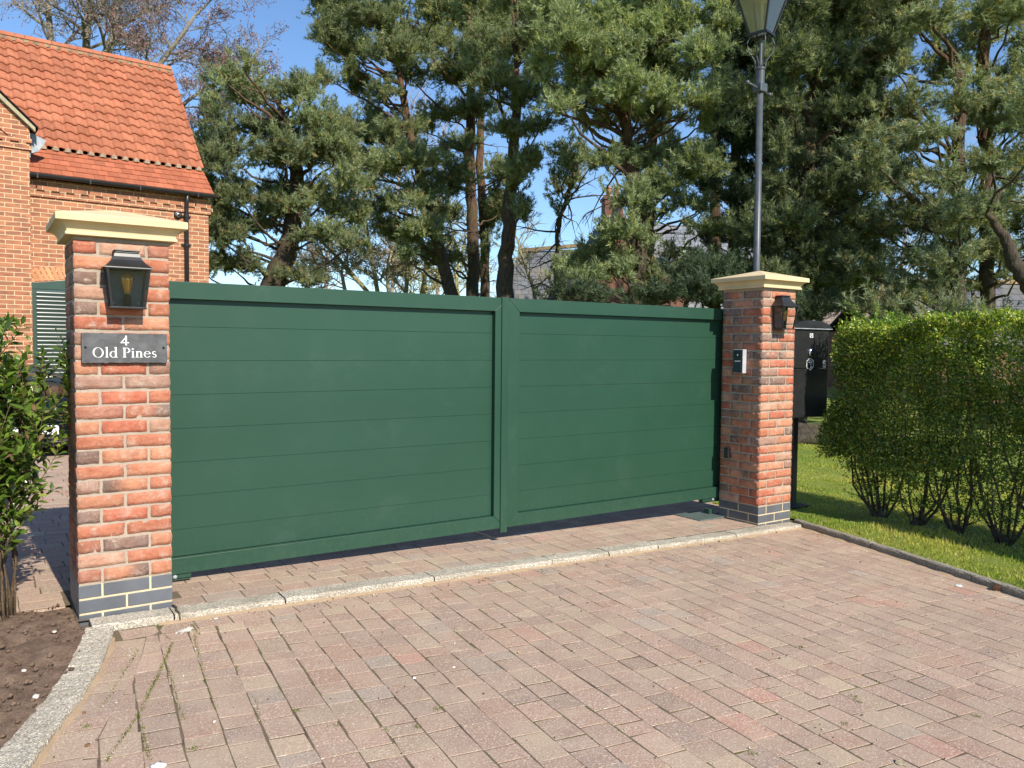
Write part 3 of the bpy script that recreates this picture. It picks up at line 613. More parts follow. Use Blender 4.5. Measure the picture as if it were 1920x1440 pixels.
for k in range(len(mb.v)): mb.v[k] = mb.v[k]*np.array([1.27, 1, 1.06])+np.array([0, -.0122, 0])
mb.build('lettering', MT['white'], sg)
for sx in (-1, 1):
    mb = MB(); mb.lathe([(.0065, 0), (.006, .003), (.003, .005)], (sx*.180, -.012, .004), 12, axis='y'); mb.build('screw', MT['blackm'], sg, smooth=True)

# ---------------------------------------------------------------- wall lanterns
def lantern(loc, label):
    t = empty('wall_lantern', loc, label=label, cat='lantern', group='black wall lanterns')   # origin: middle of the back plate at the wall, z at the eave
    bk, fr = -.004, -.118
    mb = MB(); mb.box(-.088, -.012, -.188, .088, -.001, -.002); mb.build('back_plate', MT['dark'], t, bevel=.002)
    # tapering cage: top half-width .106, bottom .082; front at y -.150 (top) and -.122 (bottom)
    mb = MB(); T = [(-.106, fr), (.106, fr), (.106, bk-.008), (-.106, bk-.008)]; B = [(-.083, -.095), (.083, -.095), (.083, bk-.008), (-.083, bk-.008)]; w_ = .0055
    for (tx, ty), (bx, by) in zip(T, B):
        mb.add([(bx-w_, by-w_, -.19), (bx+w_, by-w_, -.19), (bx+w_, by+w_, -.19), (bx-w_, by+w_, -.19), (tx-w_, ty-w_, 0), (tx+w_, ty-w_, 0), (tx+w_, ty+w_, 0), (tx-w_, ty+w_, 0)],
               [(3,2,1,0), (4,5,6,7), (0,1,5,4), (1,2,6,5), (2,3,7,6), (3,0,4,7)])
    mb.box(-.092, -.104, -.199, .092, -.006, -.1903); mb.box(-.1125, fr-.0075, -.0055, .1125, fr+.006, .001); mb.box(-.1125, fr+.0065, -.0055, -.0995, -.006, .001); mb.box(.0995, fr+.0065, -.0055, .1125, -.006, .001)
    mb.build('cage', MT['black'], t, bevel=.001)
    mb = MB(); e = 0.0
    mb.add([(-.0995, -.1175, -.006), (.0995, -.1175, -.006), (.0775, -.0955, -.1895), (-.0775, -.0955, -.1895)], [(3, 2, 1, 0)])
    for s in (-1, 1): mb.add([(s*.1055, -.112, -.006), (s*.1055, -.02, -.006), (s*.083, -.02, -.1895), (s*.083, -.090, -.1895)], [(0, 1, 2, 3)])
    mb.build('glass', MT['glass'], t)
    # flared roof, curved profile, front and sides
    mb = MB(); pr = [(.123, .000), (.122, .004), (.108, .014), (.092, .027), (.078, .043), (.068, .060), (.063, .076)]
    V = []; F = []
    for hw, z in pr:
        yf = -.010-(hw/.123)*.120; V += [(-hw, yf, z), (hw, yf, z), (hw, -.002, z), (-hw, -.002, z)]
    for i in range(len(pr)-1):
        for j in range(4): F.append((i*4+j, i*4+(j+1) % 4, i*4+4+(j+1) % 4, i*4+4+j))
    F += [(3,2,1,0), tuple(24+j for j in range(4))]
    mb.add(V, F); rf = mb.build('roof', MT['black'], t)
    mb = MB(); mb.box(-.060, -.070, .0763, .060, -.002, .086); mb.box(-.066, -.076, .0863, .066, -.002, .094); mb.build('roof_cap', MT['black'], rf, bevel=.004, seg=3)
    mb = MB(); mb.lathe([(.0005, -.187), (.021, -.1868), (.021, -.14), (.016, -.138), (.016, -.128)], (0, -.054, 0), 20); hd = mb.build('bulb_holder', MT['blackm'], t, smooth=False)
    mb = MB(); mb.lathe([(.013, -.128), (.016, -.118), (.022, -.095), (.030, -.066), (.032, -.052), (.029, -.036), (.017, -.024), (.0005, -.020)], (0, -.054, 0), 20); bl = mb.build('bulb', MT['amber'], t, smooth=True)
    mb = MB()
    for k in range(6):
        a = k*math.pi/3; mb.tube([(.007*math.cos(a), -.054+.007*math.sin(a), -.108), (.012*math.cos(a), -.054+.012*math.sin(a), -.052)], .0022, 5)
    mb.build('filament', MT['fil'], bl)
    for s in (-1, 1):
        mb = MB(); mb.lathe([(.0045, 0), (.004, .003), (.001, .0045)], (s*.062, -.012, -.170), 10, axis='y'); mb.build('screw', MT['chrome'], t, smooth=True)
    t.scale = (.9, 1, 1)
    return t
lantern((-.208, 0, 1.772), 'black wall lantern with amber bulb above the slate sign')
lantern((4.965, 0, 1.772), 'black wall lantern with amber bulb on the far right pillar')

# ---------------------------------------------------------------- intercom and photocell on the right pillar's gate side
ic = empty('intercom', (4.751, .215, 1.293), label='small grey gate intercom panel on the right pillar inner side', cat='intercom')
mb = MB(); mb.prism([(-.055, -.105), (.055, -.105), (.055, .105), (-.055, .105)], 'x', -.052, -.0); o = mb.build('housing', plain('intercom_grey', (.46, .44, .46), .45), ic, bevel=.004)
mb = MB(); mb.box(-.0555, -.050, -.100, -.0522, .050, .100); fp = mb.build('front_panel', plain('intercom_front', (.035, .055, .07), .4), ic, bevel=.001)
mb = MB(); mb.box(-.0585, -.034, .012, -.0557, .034, .086); mb.build('camera_window', MT['cglass'], fp)
mb = MB(); mb.lathe([(.010, .0), (.009, .004), (.0005, .006)], (-.059, 0, .055), 16, axis='x'); mb.v[0][:, 0] = -.0587-(mb.v[0][:, 0]+.059); mb.build('lens', MT['chrome'], fp, smooth=True)
mb = MB(); mb.box(-.0572, -.030, -.004, -.0557, .030, .006); mb.build('name_strip', MT['white'], fp)
mb = MB()
for k in range(9): mb.box(-.0572, -.034+k*.0083, -.088, -.0557, -.0300+k*.0083, -.016)
mb.build('speaker_grille', plain('grille', (.03, .08, .075), .5), fp)
pc = empty('photocell', (4.751, .345, .468), label='small black gate photocell low on the right pillar inner side', cat='sensor')
mb = MB(); mb.box(-.030, -.026, -.048, -.0, .026, .048); hb = mb.build('housing', MT['black'], pc, bevel=.005, seg=3)
mb = MB(); mb.box(-.0318, -.018, -.040, -.0302, .018, .036); mb.build('lens', MT['cglass'], pc)

# ================================================================= GATE LEAVES
def leaf(x0, x1, hinge, label):
    """x0..x1 world; the meeting stile is on the side away from the hinge"""
    t = empty('gate_leaf', ((x0 if hinge < 0 else x1), .5, .045), label=label, cat='gate', group='green driveway gate leaves')
    ox = -(x0 if hinge < 0 else x1); ZB, ZT = .045-.045, 1.762-.045
    a, b = x0+ox, x1+ox
    def z(v): return v-.045
    FR, FB = -.040, .025                        # frame front/back (y)
    sw = .105; st = (b-sw, b) if hinge < 0 else (a, a+sw); hs = (a, a+.07) if hinge < 0 else (b-.07, b)
    mb = MB()
    # top rail, mitred at the meeting stile
    if hinge < 0: top = [(a, z(1.662)), (st[0], z(1.662)), (b, z(1.762)), (a, z(1.762))]; bot = [(a, z(.045)), (b, z(.045)), (st[0], z(.140)), (a, z(.140))]; stp = [(st[0]+.0016, z(.140)), (b, z(.0468)), (b, z(1.7602)), (st[0]+.0016, z(1.662))]
    else: top = [(st[1], z(1.662)), (b, z(1.662)), (b, z(1.762)), (a, z(1.762))]; bot = [(a, z(.045)), (b, z(.045)), (b, z(.140)), (st[1], z(.140))]; stp = [(a, z(.0468)), (st[1]-.0016, z(.140)), (st[1]-.0016, z(1.662)), (a, z(1.7602))]
    M_ = MB(); M_.prism(top, 'y', FR, FB); M_.build('top_rail', MT['gate'], t, bevel=.0018)
    M_ = MB(); M_.prism(bot, 'y', FR, FB); M_.build('bottom_rail', MT['gate'], t, bevel=.0018)
    M_ = MB(); M_.prism(stp, 'y', FR, FB); M_.build('stile', MT['gate'], t, bevel=.0018)
    # boards
    M_ = MB(); edges = [.142, .3, .5, .7, .9, 1.1, 1.3, 1.5, 1.6619]; bx0, bx1 = (a+.001, st[0]-.0) if hinge < 0 else (st[1]+.0, b-.001)
    for p, q in zip(edges[:-1], edges[1:]):
        c = .0016
        M_.add([(bx0, 0+c, z(p)+.0003), (bx1, 0+c, z(p)+.0003), (bx1, 0, z(p)+c), (bx0, 0, z(p)+c), (bx0, 0, z(q)-c*.8), (bx1, 0, z(q)-c*.8), (bx1, c, z(q)-.0003), (bx0, c, z(q)-.0003), (bx0, .02, z(p)+.0003), (bx1, .02, z(p)+.0003), (bx1, .02, z(q)-.0003), (bx0, .02, z(q)-.0003)],
               [(0,1,2,3), (3,2,5,4), (4,5,6,7), (8,11,10,9), (0,8,9,1), (7,6,10,11), (0,3,4,7,11,8), (1,9,10,6,5,2)])
    M_.box(bx0-.02, .0206, z(.12), bx1+.02, .024, z(1.69)); M_.build('boarding', MT['gate'], t)
    # hinge shoe under the pillar end
    hx = (a+.02, a+.175) if hinge < 0 else (b-.30, b-.01)
    M_ = MB(); M_.box(hx[0], -.030, z(.016), hx[1], .02, z(.0447)); M_.box(hx[0]+.0, -.036, z(.012)-.004, hx[1]+.0, .024, z(.012)); sh = M_.build('hinge_shoe', MT['gate'], t, bevel=.0012)
    M_ = MB(); M_.lathe([(.013, 0), (.013, .005), (.006, .011), (.001, .012)], ((hx[0]+hx[1])/2-.015, -.030, z(.028)), 12, axis='y'); M_.build('bolt', MT['lead'], sh, smooth=True)
    if hinge < 0:
        M_ = MB(); M_.box(b-.0505, FR-.011, z(.012), b+.008, FR-.0005, z(1.7655)); M_.build('cover_strip', MT['gate'], t, bevel=.003)
    return t
leaf(.02, 2.428, -1, 'left green gate leaf with the vertical cover strip on its meeting edge')
leaf(2.438, 4.87, 1, 'right green gate leaf, shaded at its edge by the far pillar')
# steel plate set in the paving under the right hinge
t = empty('ground_plate', (4.72, .56, gz(4.72)), label='flat green steel plate on the paving under the right gate hinge', cat='plate')
mb = MB(); mb.box(-.30, -.20, .001, .05, .12, .016); mb.build('plate', plain('plate_green', (.10, .13, .115), .5), t, bevel=.003)
mb = MB(); mb.box(-.03, -.06, .0163, .02, .0, .060); mb.build('bracket', MT['gate'], t, bevel=.003)

# ================================================================= BRICK HOUSE ON THE LEFT
HA = R_(4); HO = P(25, 420, 13.0); HO[2] = 0.0
H = empty('brick_house', (HO[0], HO[1], 0), HA, label='red brick house with orange pantile roof behind the left pillar', cat='house')
EZ, EV = 4.25, .25
mb = MB()
# wing front with gable (verge falls to the right), then the recessed main wall
mb.prism([(-4.6, -.2), (.245, -.2), (.245, 4.62), (.25, 4.925), (-2.2, 7.24), (-4.6, 4.92)], 'y', 0, .6)
mb.box(.246, EV, -.2, 3.20, EV+.3, 4.16)
mb.box(2.9, EV+.3005, -.2, 3.197, 5.4, 4.16)
mb.prism([(EV+.1, 4.161), (5.5, 4.161), (2.95, 7.1)], 'x', 2.92, 3.195)
wall = mb.build('wall', MT['housebrick'], H)
# corbel courses
mb = MB(); mb.box(-4.62, -.030, 4.56, .275, .30, 4.62); mb.box(.247, EV-.030, 3.86, 3.235, EV+.29, 3.915)
x = -4.6
while x < .2:
    mb.box(x, -.030, 4.6203, x+.105, .2, 4.680); x += .2235
mb.box(-4.62, -.033, 4.6803, .280, .28, 4.745)
x = .26
while x < 3.2:
    mb.box(x, EV-.030, 3.9153, x+.105, EV+.2, 3.975); x += .2235
mb.box(.247, EV-.033, 3.9753, 3.24, EV+.2, 4.045)
mb.build('corbel_course', MT['housebrick'], wall)
# stepped (dog-tooth) courses below the wing verge
mb = MB()
for k in range(9):
    cx = -.10-k*.17; cz = 4.80+k*.19
    mb.add([(cx+p*.776-q*.63, y, cz-p*.63*1-0+q*.776*0+q*.55) for y in (-.028, .02) for p, q in ((-.10, -.034), (.10, -.034), (.10, .034), (-.10, .034))],
           [(0,1,2,3)[::-1], (4,5,6,7), (0,1,5,4), (1,2,6,5), (2,3,7,6), (3,0,4,7)])
mb.build('verge_bricks', plain('verge_brick', (.55, .22, .11), .9, var=.25, scale=25), wall)
mb = MB(); mb.prism([(.33, 4.86), (.33, 4.93), (-2.2, 7.33), (-2.2, 7.19)], 'y', -.075, .02); mb.build('verge_board', MT['oak'], H, bevel=.004)
mb = MB(); mb.prism([(.37, 4.90), (.37, 4.945), (-2.2, 7.39), (-2.2, 7.345)], 'y', -.085, 1.6); mb.build('wing_roof', MT['plaintile'], H)
# pantile roof
def pantiles(u0, u1, v0, z0, v1, z1, rows, wdt, mat, parent, name='roof'):
    dv = (v1-v0)/rows; dz = (z1-z0)/rows; L = math.hypot(dv, dz); nv, nz = -dz/L, dv/L
    us = np.arange(u0, u1, wdt/10); ph = (us-u0)/wdt*2*math.pi; prof = .032+.021*np.sin(ph)+.007*np.sin(2*ph+.6)
    V = []; T = []; C = []; b = 0; n = len(us)
    for r in range(rows):
        tid = np.floor((us-u0)/wdt).astype(int); cvar = rng.normal(size=tid.max()+1)*.09+1.; jz = rng.normal(size=tid.max()+1)*.003
        for s, lift in ((0.16, .004), (-.02, .018), (-.03, .034), (.5, .022), (1.10, .005)):
            h = prof+lift+jz[tid]*(lift > .01)
            V.append(np.stack([us, v0+dv*(r+s)+nv*h, z0+dz*(r+s)+nz*h], -1)); C.append(np.repeat(cvar[tid][:, None], 3, 1))
        for k in range(4):
            i = np.arange(n-1)+b+k*n; T.append(np.stack([i, i+1, i+1+n, i+n], -1))
        b += 5*n
    fastmesh(name, np.concatenate(V), np.concatenate(T), np.concatenate(C), mat, parent, k=4)
def plaintiles(u0, u1, v0, z0, v1, z1, rows, wdt, mat, parent, name='roof', w0=1.0):
    dv = (v1-v0)/rows; dz = (z1-z0)/rows; L = math.hypot(dv, dz); nv, nz = -dz/L, dv/L; mb = MB()
    for r in range(rows):
        u = u0-(wdt/2 if r % 2 else 0)
        while u < u1:
            a, b = max(u, u0)+.0015, min(u+wdt, u1)-.0015; u += wdt
            if b-a < .01: continue
            l0 = .020+rng.normal()*.0016; q = []
            for s, lift in ((0, .004), (0, l0), (1.06, .004)):
                for uu in (a, b): q.append((uu, v0+dv*(r+s)+nv*lift, z0+dz*(r+s)+nz*lift))
            mb.add(q, [(0,1,3,2), (2,3,5,4)], np.ones(3)*(1+rng.normal()*.1))
    return mb.build(name, mat, parent)
rf = empty('tmp'); bpy.data.objects.remove(rf)
mb = MB(); mb.add([(-4.5, EV-.10, EZ-.02), (3.27, EV-.10, EZ-.02), (3.27, .80, 4.76), (3.27, 2.95, 7.27), (3.27, 5.7, 4.20), (-4.5, 5.7, 4.20), (-4.5, 2.95, 7.27), (-4.5, .80, 4.76),
    (-4.5, EV-.10, EZ-.06), (3.27, EV-.10, EZ-.06), (3.27, .84, 4.68), (3.27, 2.95, 7.16), (3.27, 5.7, 4.12), (-4.5, 5.7, 4.12), (-4.5, 2.95, 7.16), (-4.5, .84, 4.68)],
    [(0,1,2,7), (7,2,3,6), (6,3,4,5), (8,15,10,9), (15,14,11,10), (14,13,12,11), (1,9,10,2), (2,10,11,3), (3,11,12,4), (0,8,9,1)])
roof = mb.build('roof', MT['plaintile'], H)
pantiles(-2.6, 3.275, .78, 4.785, 2.97, 7.30, 13, .188, MT['pantile'], roof, 'pantiles')
plaintiles(.25, 3.272, EV-.12, EZ-.02, .80, 4.785, 5, .165, MT['plaintile'], roof, 'eaves_tiles')
u = .36                                  # mortar plugs under each pantile roll
PLM = plain('bedding_mortar', (.33, .25, .17), .95, var=.4, scale=30)
while u < 3.2: 
    mb = MB(); mb.lathe([(.062, -.03), (.060, .022), (.03, .045), (.001, .05)], (u, .775, 4.80), 8); u += .188; mb.build('mortar_plug', PLM, roof)
mb = MB(); u = -2.6
while u < 3.2:
    L = .45; e = min(u+L, 3.285); V = []
    pts = [(.13*math.cos(t), .10*math.sin(t)) for t in np.radians(np.linspace(0, 180, 9))]
    mb.prism([(2.95+p, 7.27+q) for p, q in pts]+[(2.95-.10, 7.25), (2.95+.10, 7.25)], 'x', u+.004, e-.004, np.ones(3)*(1.08+rng.normal()*.08)); u += L
mb.build('ridge_tiles', MT['pantile'], roof)
mb = MB(); mb.prism([(2.80, 7.19), (2.86, 7.30), (2.92, 7.30), (2.86, 7.17)], 'x', -2.6, 3.27); mb.build('ridge_bedding', plain('ridge_mortar', (.24, .17, .10), .95, var=.5, scale=14, bmp=1, bscale=50, bdist=.02), roof)
# lead flashing where the wing meets the main roof
mb = MB(); mb.prism([(.30, 4.56), (.40, 4.60), (.52, 4.80), (.30, 4.90)], 'y', .19, .26); mb.box(.249, .02, 4.45, .262, .26, 4.85); mb.build('lead_flashing', MT['lead'], H)
# gutter and downpipe
mb = MB(); gp_ = [(.055*math.cos(t), .055*math.sin(t)) for t in np.radians(np.linspace(180, 360, 11))]
mb.prism([(EV-.16+p, 4.205+q) for p, q in gp_], 'x', .255, 3.325); mb.box(.255, EV-.222, 4.2055, 3.325, EV-.098, 4.213); gt = mb.build('gutter', MT['black'], H)
for u in (.36, 1.15, 1.95, 2.95):
    mb = MB(); mb.box(u-.012, EV-.224, 4.135, u+.012, EV-.045, 4.219); mb.build('gutter_bracket', MT['black'], gt)
mb = MB(); mb.tube([(2.78, EV-.14, 4.16), (2.78, EV-.09, 4.02), (2.78, EV-.07, 3.9), (2.78, EV-.07, .0)], .036, 14); dp = mb.build('downpipe', MT['black'], H, smooth=True)
for z_ in (3.75, 3.22, 1.6):
    mb = MB(); mb.lathe([(.0365, 0), (.044, .004), (.044, .06), (.0365, .064)], (2.78, EV-.07, z_), 14); mb.box(2.78-.085, EV-.045, z_+.02, 2.78+.085, EV-.002, z_+.042); mb.build('pipe_collar', MT['black'], dp)
# garage shutter, frame and brick arch
mb = MB(); mb.box(.27, EV-.022, 0, .335, EV-.001, 2.42); mb.box(2.28, EV-.022, 0, 2.345, EV-.001, 2.42)
mb.prism([(.27, 2.305), (2.345, 2.305), (2.345, 2.40), (1.9, 2.47), (1.3, 2.51), (.75, 2.47), (.27, 2.405)], 'y', EV-.026, EV-.001); mb.build('door_frame', MT['shutter'], H, bevel=.004)
mb = MB(); mb.box(.336, EV-.012, 0, 2.279, EV-.001, 2.304)
z = .02
while z < 2.20:
    mb.add([(x_, y_, zz) for x_ in (.338, 2.277) for y_, zz in ((EV-.0125, z+.002), (EV-.034, z+.046), (EV-.030, z+.059), (EV-.0125, z+.064))], [(0, 1, 5, 4), (1, 2, 6, 5), (2, 3, 7, 6), (0, 3, 2, 1), (4, 5, 6, 7)]); z += .068
mb.build('garage_shutter', plain('shutter_slats', (.05, .075, .065), .24, var=.1, spec=.8), H)
mb = MB(); k = 0; xx = .18
while xx < 2.45:
    cx_ = 1.3; off = xx-cx_; lean = off*.12; zb = 2.515-.10*(off/1.05)**2+.004
    mb.add([(xx, EV-.006, zb), (xx+.064, EV-.006, zb-.0), (xx+.064+lean*1.0, EV-.006, zb+.215), (xx+lean, EV-.006, zb+.215), (xx, EV+.02, zb), (xx+.064, EV+.02, zb), (xx+.064+lean, EV+.02, zb+.215), (xx+lean, EV+.02, zb+.215)],
           [(0,1,2,3), (0,4,5,1), (1,5,6,2), (2,6,7,3), (3,7,4,0)], np.array([.60, .27, .13])*(1+rng.normal()*.13)); xx += .0745
m_, n_, l_, b_ = newmat('arch_brick'); l_.new(attr(n_), b_.inputs['Base Color']); b_.inputs['Roughness'].default_value = .9
mb.build('brick_arch', m_, H)
cm = empty('security_camera', tuple(HO[i]+(math.cos(HA)*2.64, math.sin(HA)*2.64, 0)[i]+(-math.sin(HA)*EV, math.cos(HA)*EV, 0)[i] for i in range(2))+(3.79,), HA, label='small round dark security camera on the house wall beside the downpipe', cat='camera')
mb = MB(); mb.lathe([(.075, .001), (.075, .02), (.066, .032), (.04, .036)], (0, 0, 0), 24, axis='y'); mb.build('base', MT['black'], cm, smooth=True)
mb = MB(); mb.lathe([(.042, .036), (.046, .05), (.040, .066), (.022, .074), (.0005, .075)], (0, 0, 0), 20, axis='y'); ball = mb.build('ball', MT['rim'], cm, smooth=True)
mb = MB(); mb.lathe([(.022, .0755), (.020, .084), (.0005, .085)], (0, 0, 0), 16, axis='y'); mb.build('lens', MT['blackm'], ball, smooth=True)
mb = MB(); mb.tube([(.055, -.018, .0), (.14, -.03, -.01)], .008, 8); mb.build('bracket', MT['black'], cm)

# ================================================================= CAR
cc = P(75, 800, 9.4)
CR = empty('parked_car', (cc[0]-.06, cc[1]+.1, -.10), R_(5), label='dark blue car parked facing the gate, half hidden behind the left shrub', cat='car')
def loft(rings, name, mat, parent, closed=True):
    V = np.concatenate(rings); k = len(rings[0]); F = [(i*k+j, i*k+(j+1) % k, (i+1)*k+(j+1) % k, (i+1)*k+j) for i in range(len(rings)-1) for j in range(k)]
    F += [tuple(range(k))[::-1], tuple((len(rings)-1)*k+j for j in range(k))]
    mb = MB(); mb.add(V, F); o = mb.build(name, mat, parent, smooth=True); s = o.modifiers.new('s', 'SUBSURF'); s.levels = s.render_levels = 1; return o
def sect(y, hw, zb, zt, r=.12):
    p = [(-hw+r, zb), (hw-r, zb), (hw, zb+r), (hw, zt-r*1.4), (hw-r*1.5, zt), (0, zt+.03), (-hw+r*1.5, zt), (-hw, zt-r*1.4), (-hw, zb+r)]
    return np.array([(a, y, b) for a, b in p])
loft([sect(0, .70, .30, .62), sect(.06, .82, .22, .72), sect(.25, .87, .20, .84), sect(.9, .90, .20, .97), sect(1.25, .90, .2, 1.0), sect(3.6, .90, .2, 1.02), sect(4.2, .86, .25, .95), sect(4.35, .7, .35, .8)], 'body', MT['carpaint'], CR)
loft([sect(1.05, .74, .90, 1.02, .05), sect(1.85, .58, .92, 1.14, .08), sect(2.4, .56, .95, 1.18, .08), sect(3.2, .56, .95, 1.14, .08), sect(3.95, .7, .92, 1.05, .05)], 'cabin', MT['cglass'], CR)
mb = MB(); V = sect(1.9, .57, 1.10, 1.15, .02); V2 = sect(2.4, .57, 1.14, 1.19, .02); V3 = sect(3.25, .57, 1.10, 1.15, .02); loft([V, V2, V3], 'car_roof', MT['carpaint'], CR)
for s in (-1, 1):
    mb = MB(); mb.lathe([(.001, 0), (.09, .0), (.115, .015), (.12, .04)], (s*.62, .035, .70), 20, axis='y'); mb.v[0] = (mb.v[0]-np.array([s*.62, .035, .70]))*np.array([1.5, .6, .8])+np.array([s*.62, .10, .68]); hl = mb.build('headlight', MT['chrome'], CR, smooth=True)
    for y_ in (.85, 3.45):
        mb = MB(); mb.lathe([(.17, -.11), (.31, -.11), (.325, -.08), (.325, .08), (.31, .11), (.17, .11)], (s*.80, y_, .325), 28, axis='x'); wh = mb.build('wheel', MT['tyre'], CR)
        mb = MB(); mb.lathe([(.01, -.06), (.20, -.09), (.205, .09), (.01, .07)], (s*.805, y_, .325), 20, axis='x'); mb.build('rim', MT['rim'], wh)
mb = MB()
for k in range(5): mb.box(-.42, -.012, .55+k*.035, .42, .03, .566+k*.035)
mb.build('grille', MT['blackm'], CR)
for k in range(2): mb = MB(); mb.box(-.6, -.008, .30+k*.05, .6, .04, .312+k*.05); mb.build('bumper_trim', MT['chrome'] if k else MT['rim'], CR)
mb = MB(); mb.box(-.26, -.035, .395, .26, -.02, .506); pl_ = mb.build('number_plate', MT['white'], CR, bevel=.003)
mb = MB()
def bar(x0, z0, x1, z1): mb.box(x0, -.0375, z0, x1, -.0352, z1)
for (ox) in (-.16,):      # S
    bar(ox, .48, ox+.048, .490); bar(ox, .446, ox+.048, .456); bar(ox, .412, ox+.048, .422); bar(ox, .4562, ox+.011, .4798); bar(ox+.037, .4222, ox+.048, .4458)
ox = -.08                 # B
bar(ox, .412, ox+.011, .49); bar(ox+.0112, .48, ox+.044, .49); bar(ox+.0112, .446, ox+.044, .456); bar(ox+.0112, .412, ox+.044, .422); bar(ox+.0442, .4562, ox+.053, .4798); bar(ox+.0442, .4222, ox+.053, .4458)
mb.build('plate_lettering', MT['blackm'], pl_)

# ================================================================= PARCEL BOX
pb = empty('parcel_box', (5.92, .35, gz(5.94)), R_(-3), label='tall black parcel box on a post between the right pillar and hedge', cat='parcel box')
g0 = gz(5.94); zz = lambda v: v-g0
mb = MB(); mb.box(-.265, 0, zz(1.218), .265, .36, zz(1.598)); mb.build('drop_door', MT['black'], pb, bevel=.006)
mb = MB(); mb.prism([(0, zz(.74)), (.36, zz(.74)), (.36, zz(1.214)), (.0, zz(1.214))], 'x', -.265, .265); mb.build('body', MT['black'], pb, bevel=.006)
arc = [(.275*math.cos(t), zz(1.610)+.075*math.sin(t)) for t in np.radians(np.linspace(0, 180, 17))]
mb = MB(); mb.prism([(.285, zz(1.602)), (.285, zz(1.614))]+arc[1:-1]+[(-.285, zz(1.614)), (-.285, zz(1.602))], 'y', -.02, .38); mb.build('lid', MT['black'], pb)
mb = MB(); mb.box(-.285, -.0235, zz(1.600), .285, -.0203, zz(1.6075)); mb.build('lid_trim', MT['lead'], pb)
mb = MB(); mb.lathe([(.044, 0), (.042, .012), (.034, .020), (.0005, .022)], (.0, -.0005, zz(1.372)), 24, axis='y'); kb = mb.build('lock_knob', MT['chrome'], pb, smooth=True)
mb = MB(); mb.box(-.013, -.045, zz(1.335), .013, -.0225, zz(1.408)); mb.build('knob_grip', MT['black'], kb, bevel=.004)
def stroke(mb, a, b, w_=.0035, y=-.0018):
    a = np.array(a); b = np.array(b); d = unit(b-a); n = np.array([-d[1], d[0]])*w_; poly(mb, [tuple(a-n), tuple(b-n), tuple(b+n), tuple(a+n)], .0011+rng.uniform(0, .0006))
mb = MB(); cz = zz(1.262)      # isometric parcel pictogram
K = dict(A=(-.048, .026), B=(-.010, .054), C=(.048, .034), D=(.010, .008), E=(-.048, -.036), F=(.010, -.060), G=(.048, -.028), I=(-.03, .040), J=(.03, .022))
for p, q in ('AB', 'BC', 'CD', 'DA', 'AE', 'EF', 'FG', 'GC', 'DF', 'IJ'): stroke(mb, (K[p][0]-.01, K[p][1]+cz), (K[q][0]-.01, K[q][1]+cz))
stroke(mb, (.004, cz-.042), (.014, cz-.036)); stroke(mb, (.004, cz-.028), (.014, cz-.022))
cz = zz(1.539)                 # envelope pictogram
for a_, b_ in (((-.022, -.018), (.022, -.018)), ((.022, -.018), (.022, .018)), ((.022, .018), (-.022, .018)), ((-.022, .018), (-.022, -.018)), ((-.018, .014), (.0, -.002)), ((.0, -.002), (.018, .014)), ((-.018, -.014), (-.004, .0)), ((.018, -.014), (.004, .0))):
    stroke(mb, (a_[0], a_[1]+cz), (b_[0], b_[1]+cz), .0026)
for k in range(len(mb.v)): mb.v[k] = mb.v[k]+np.array([0, -.0012, 0])
mb.build('pictograms', MT['white'], pb)
mb = MB(); mb.box(.182, -.0022, zz(1.222), .228, -.0006, zz(1.298)); st_ = mb.build('sticker', MT['white'], pb)
mb = MB(); mb.box(.190, -.0034, zz(1.270), .220, -.0023, zz(1.280)); mb.box(.190, -.0034, zz(1.250), .212, -.0023, zz(1.262)); mb.build('sticker_marks', MT['dark'], st_)
mb = MB(); mb.box(-.032, .15, -.05, .032, .21, zz(.7395)); mb.build('post', MT['black'], pb, bevel=.003)
mb = MB(); mb.box(-.13, .06, -.02, .13, .30, .008); mb.build('base_plate', MT['black'], pb, bevel=.002)

# ================================================================= STREET LAMP
ZL = 8.3; b0 = P(1419, 508, ZL); t0 = P(1427, 70, ZL)
SL = empty('street_lamp', (b0[0]+.01, b0[1], gz(b0[0])), 0, label='tall dark grey street lamp with glazed lantern behind the right pillar', cat='street lamp')
lx, ly = b0[0]+.01, b0[1]; G0 = gz(b0[0]); tz = lambda py: P(1425, py, ZL)[2]-G0
dx = t0[0]-lx; dy = t0[1]-ly; zt = tz(72); ln = lambda z: (dx*z/zt, dy*z/zt)
zc = tz(128)
mb = MB(); mb.tube([(0, 0, -.1), (*ln(zc), zc)], [.037, .033], 24); mb.build('post', MT['grey'], SL, smooth=True)
mb = MB(); mb.lathe([(.0335, zc-.17), (.044, zc-.16), (.044, zc-.02), (.052, zc-.015), (.052, zc+.0), (.04, zc+.012), (.018, zc+.03), (.014, zt-.0)], (*ln(zc), 0), 24); mb.build('collar', MT['grey'], SL)
zl = tz(165); cx, cy = ln(zl)
mb = MB(); mb.box(cx-.055, cy-.055, zl-.045, cx+.055, cy+.055, zl+.045); ob = mb.build('ladder_clamp', MT['grey'], SL, bevel=.01)
mb = MB(); mb.tube([(cx-.30, cy-.09, zl-.02), (cx+.30, cy+.12, zl+.02)], .011, 10); lb = mb.build('ladder_bar', MT['grey'], SL, smooth=True)
for e in ((cx-.31, cy-.093, zl-.022), (cx+.31, cy+.123, zl+.022)):
    mb = MB(); mb.lathe([(.002, -.024), (.016, -.018), (.024, 0), (.016, .018), (.002, .024)], e, 14); mb.build('finial', MT['grey'], lb, smooth=True)
cx, cy = ln(zt)
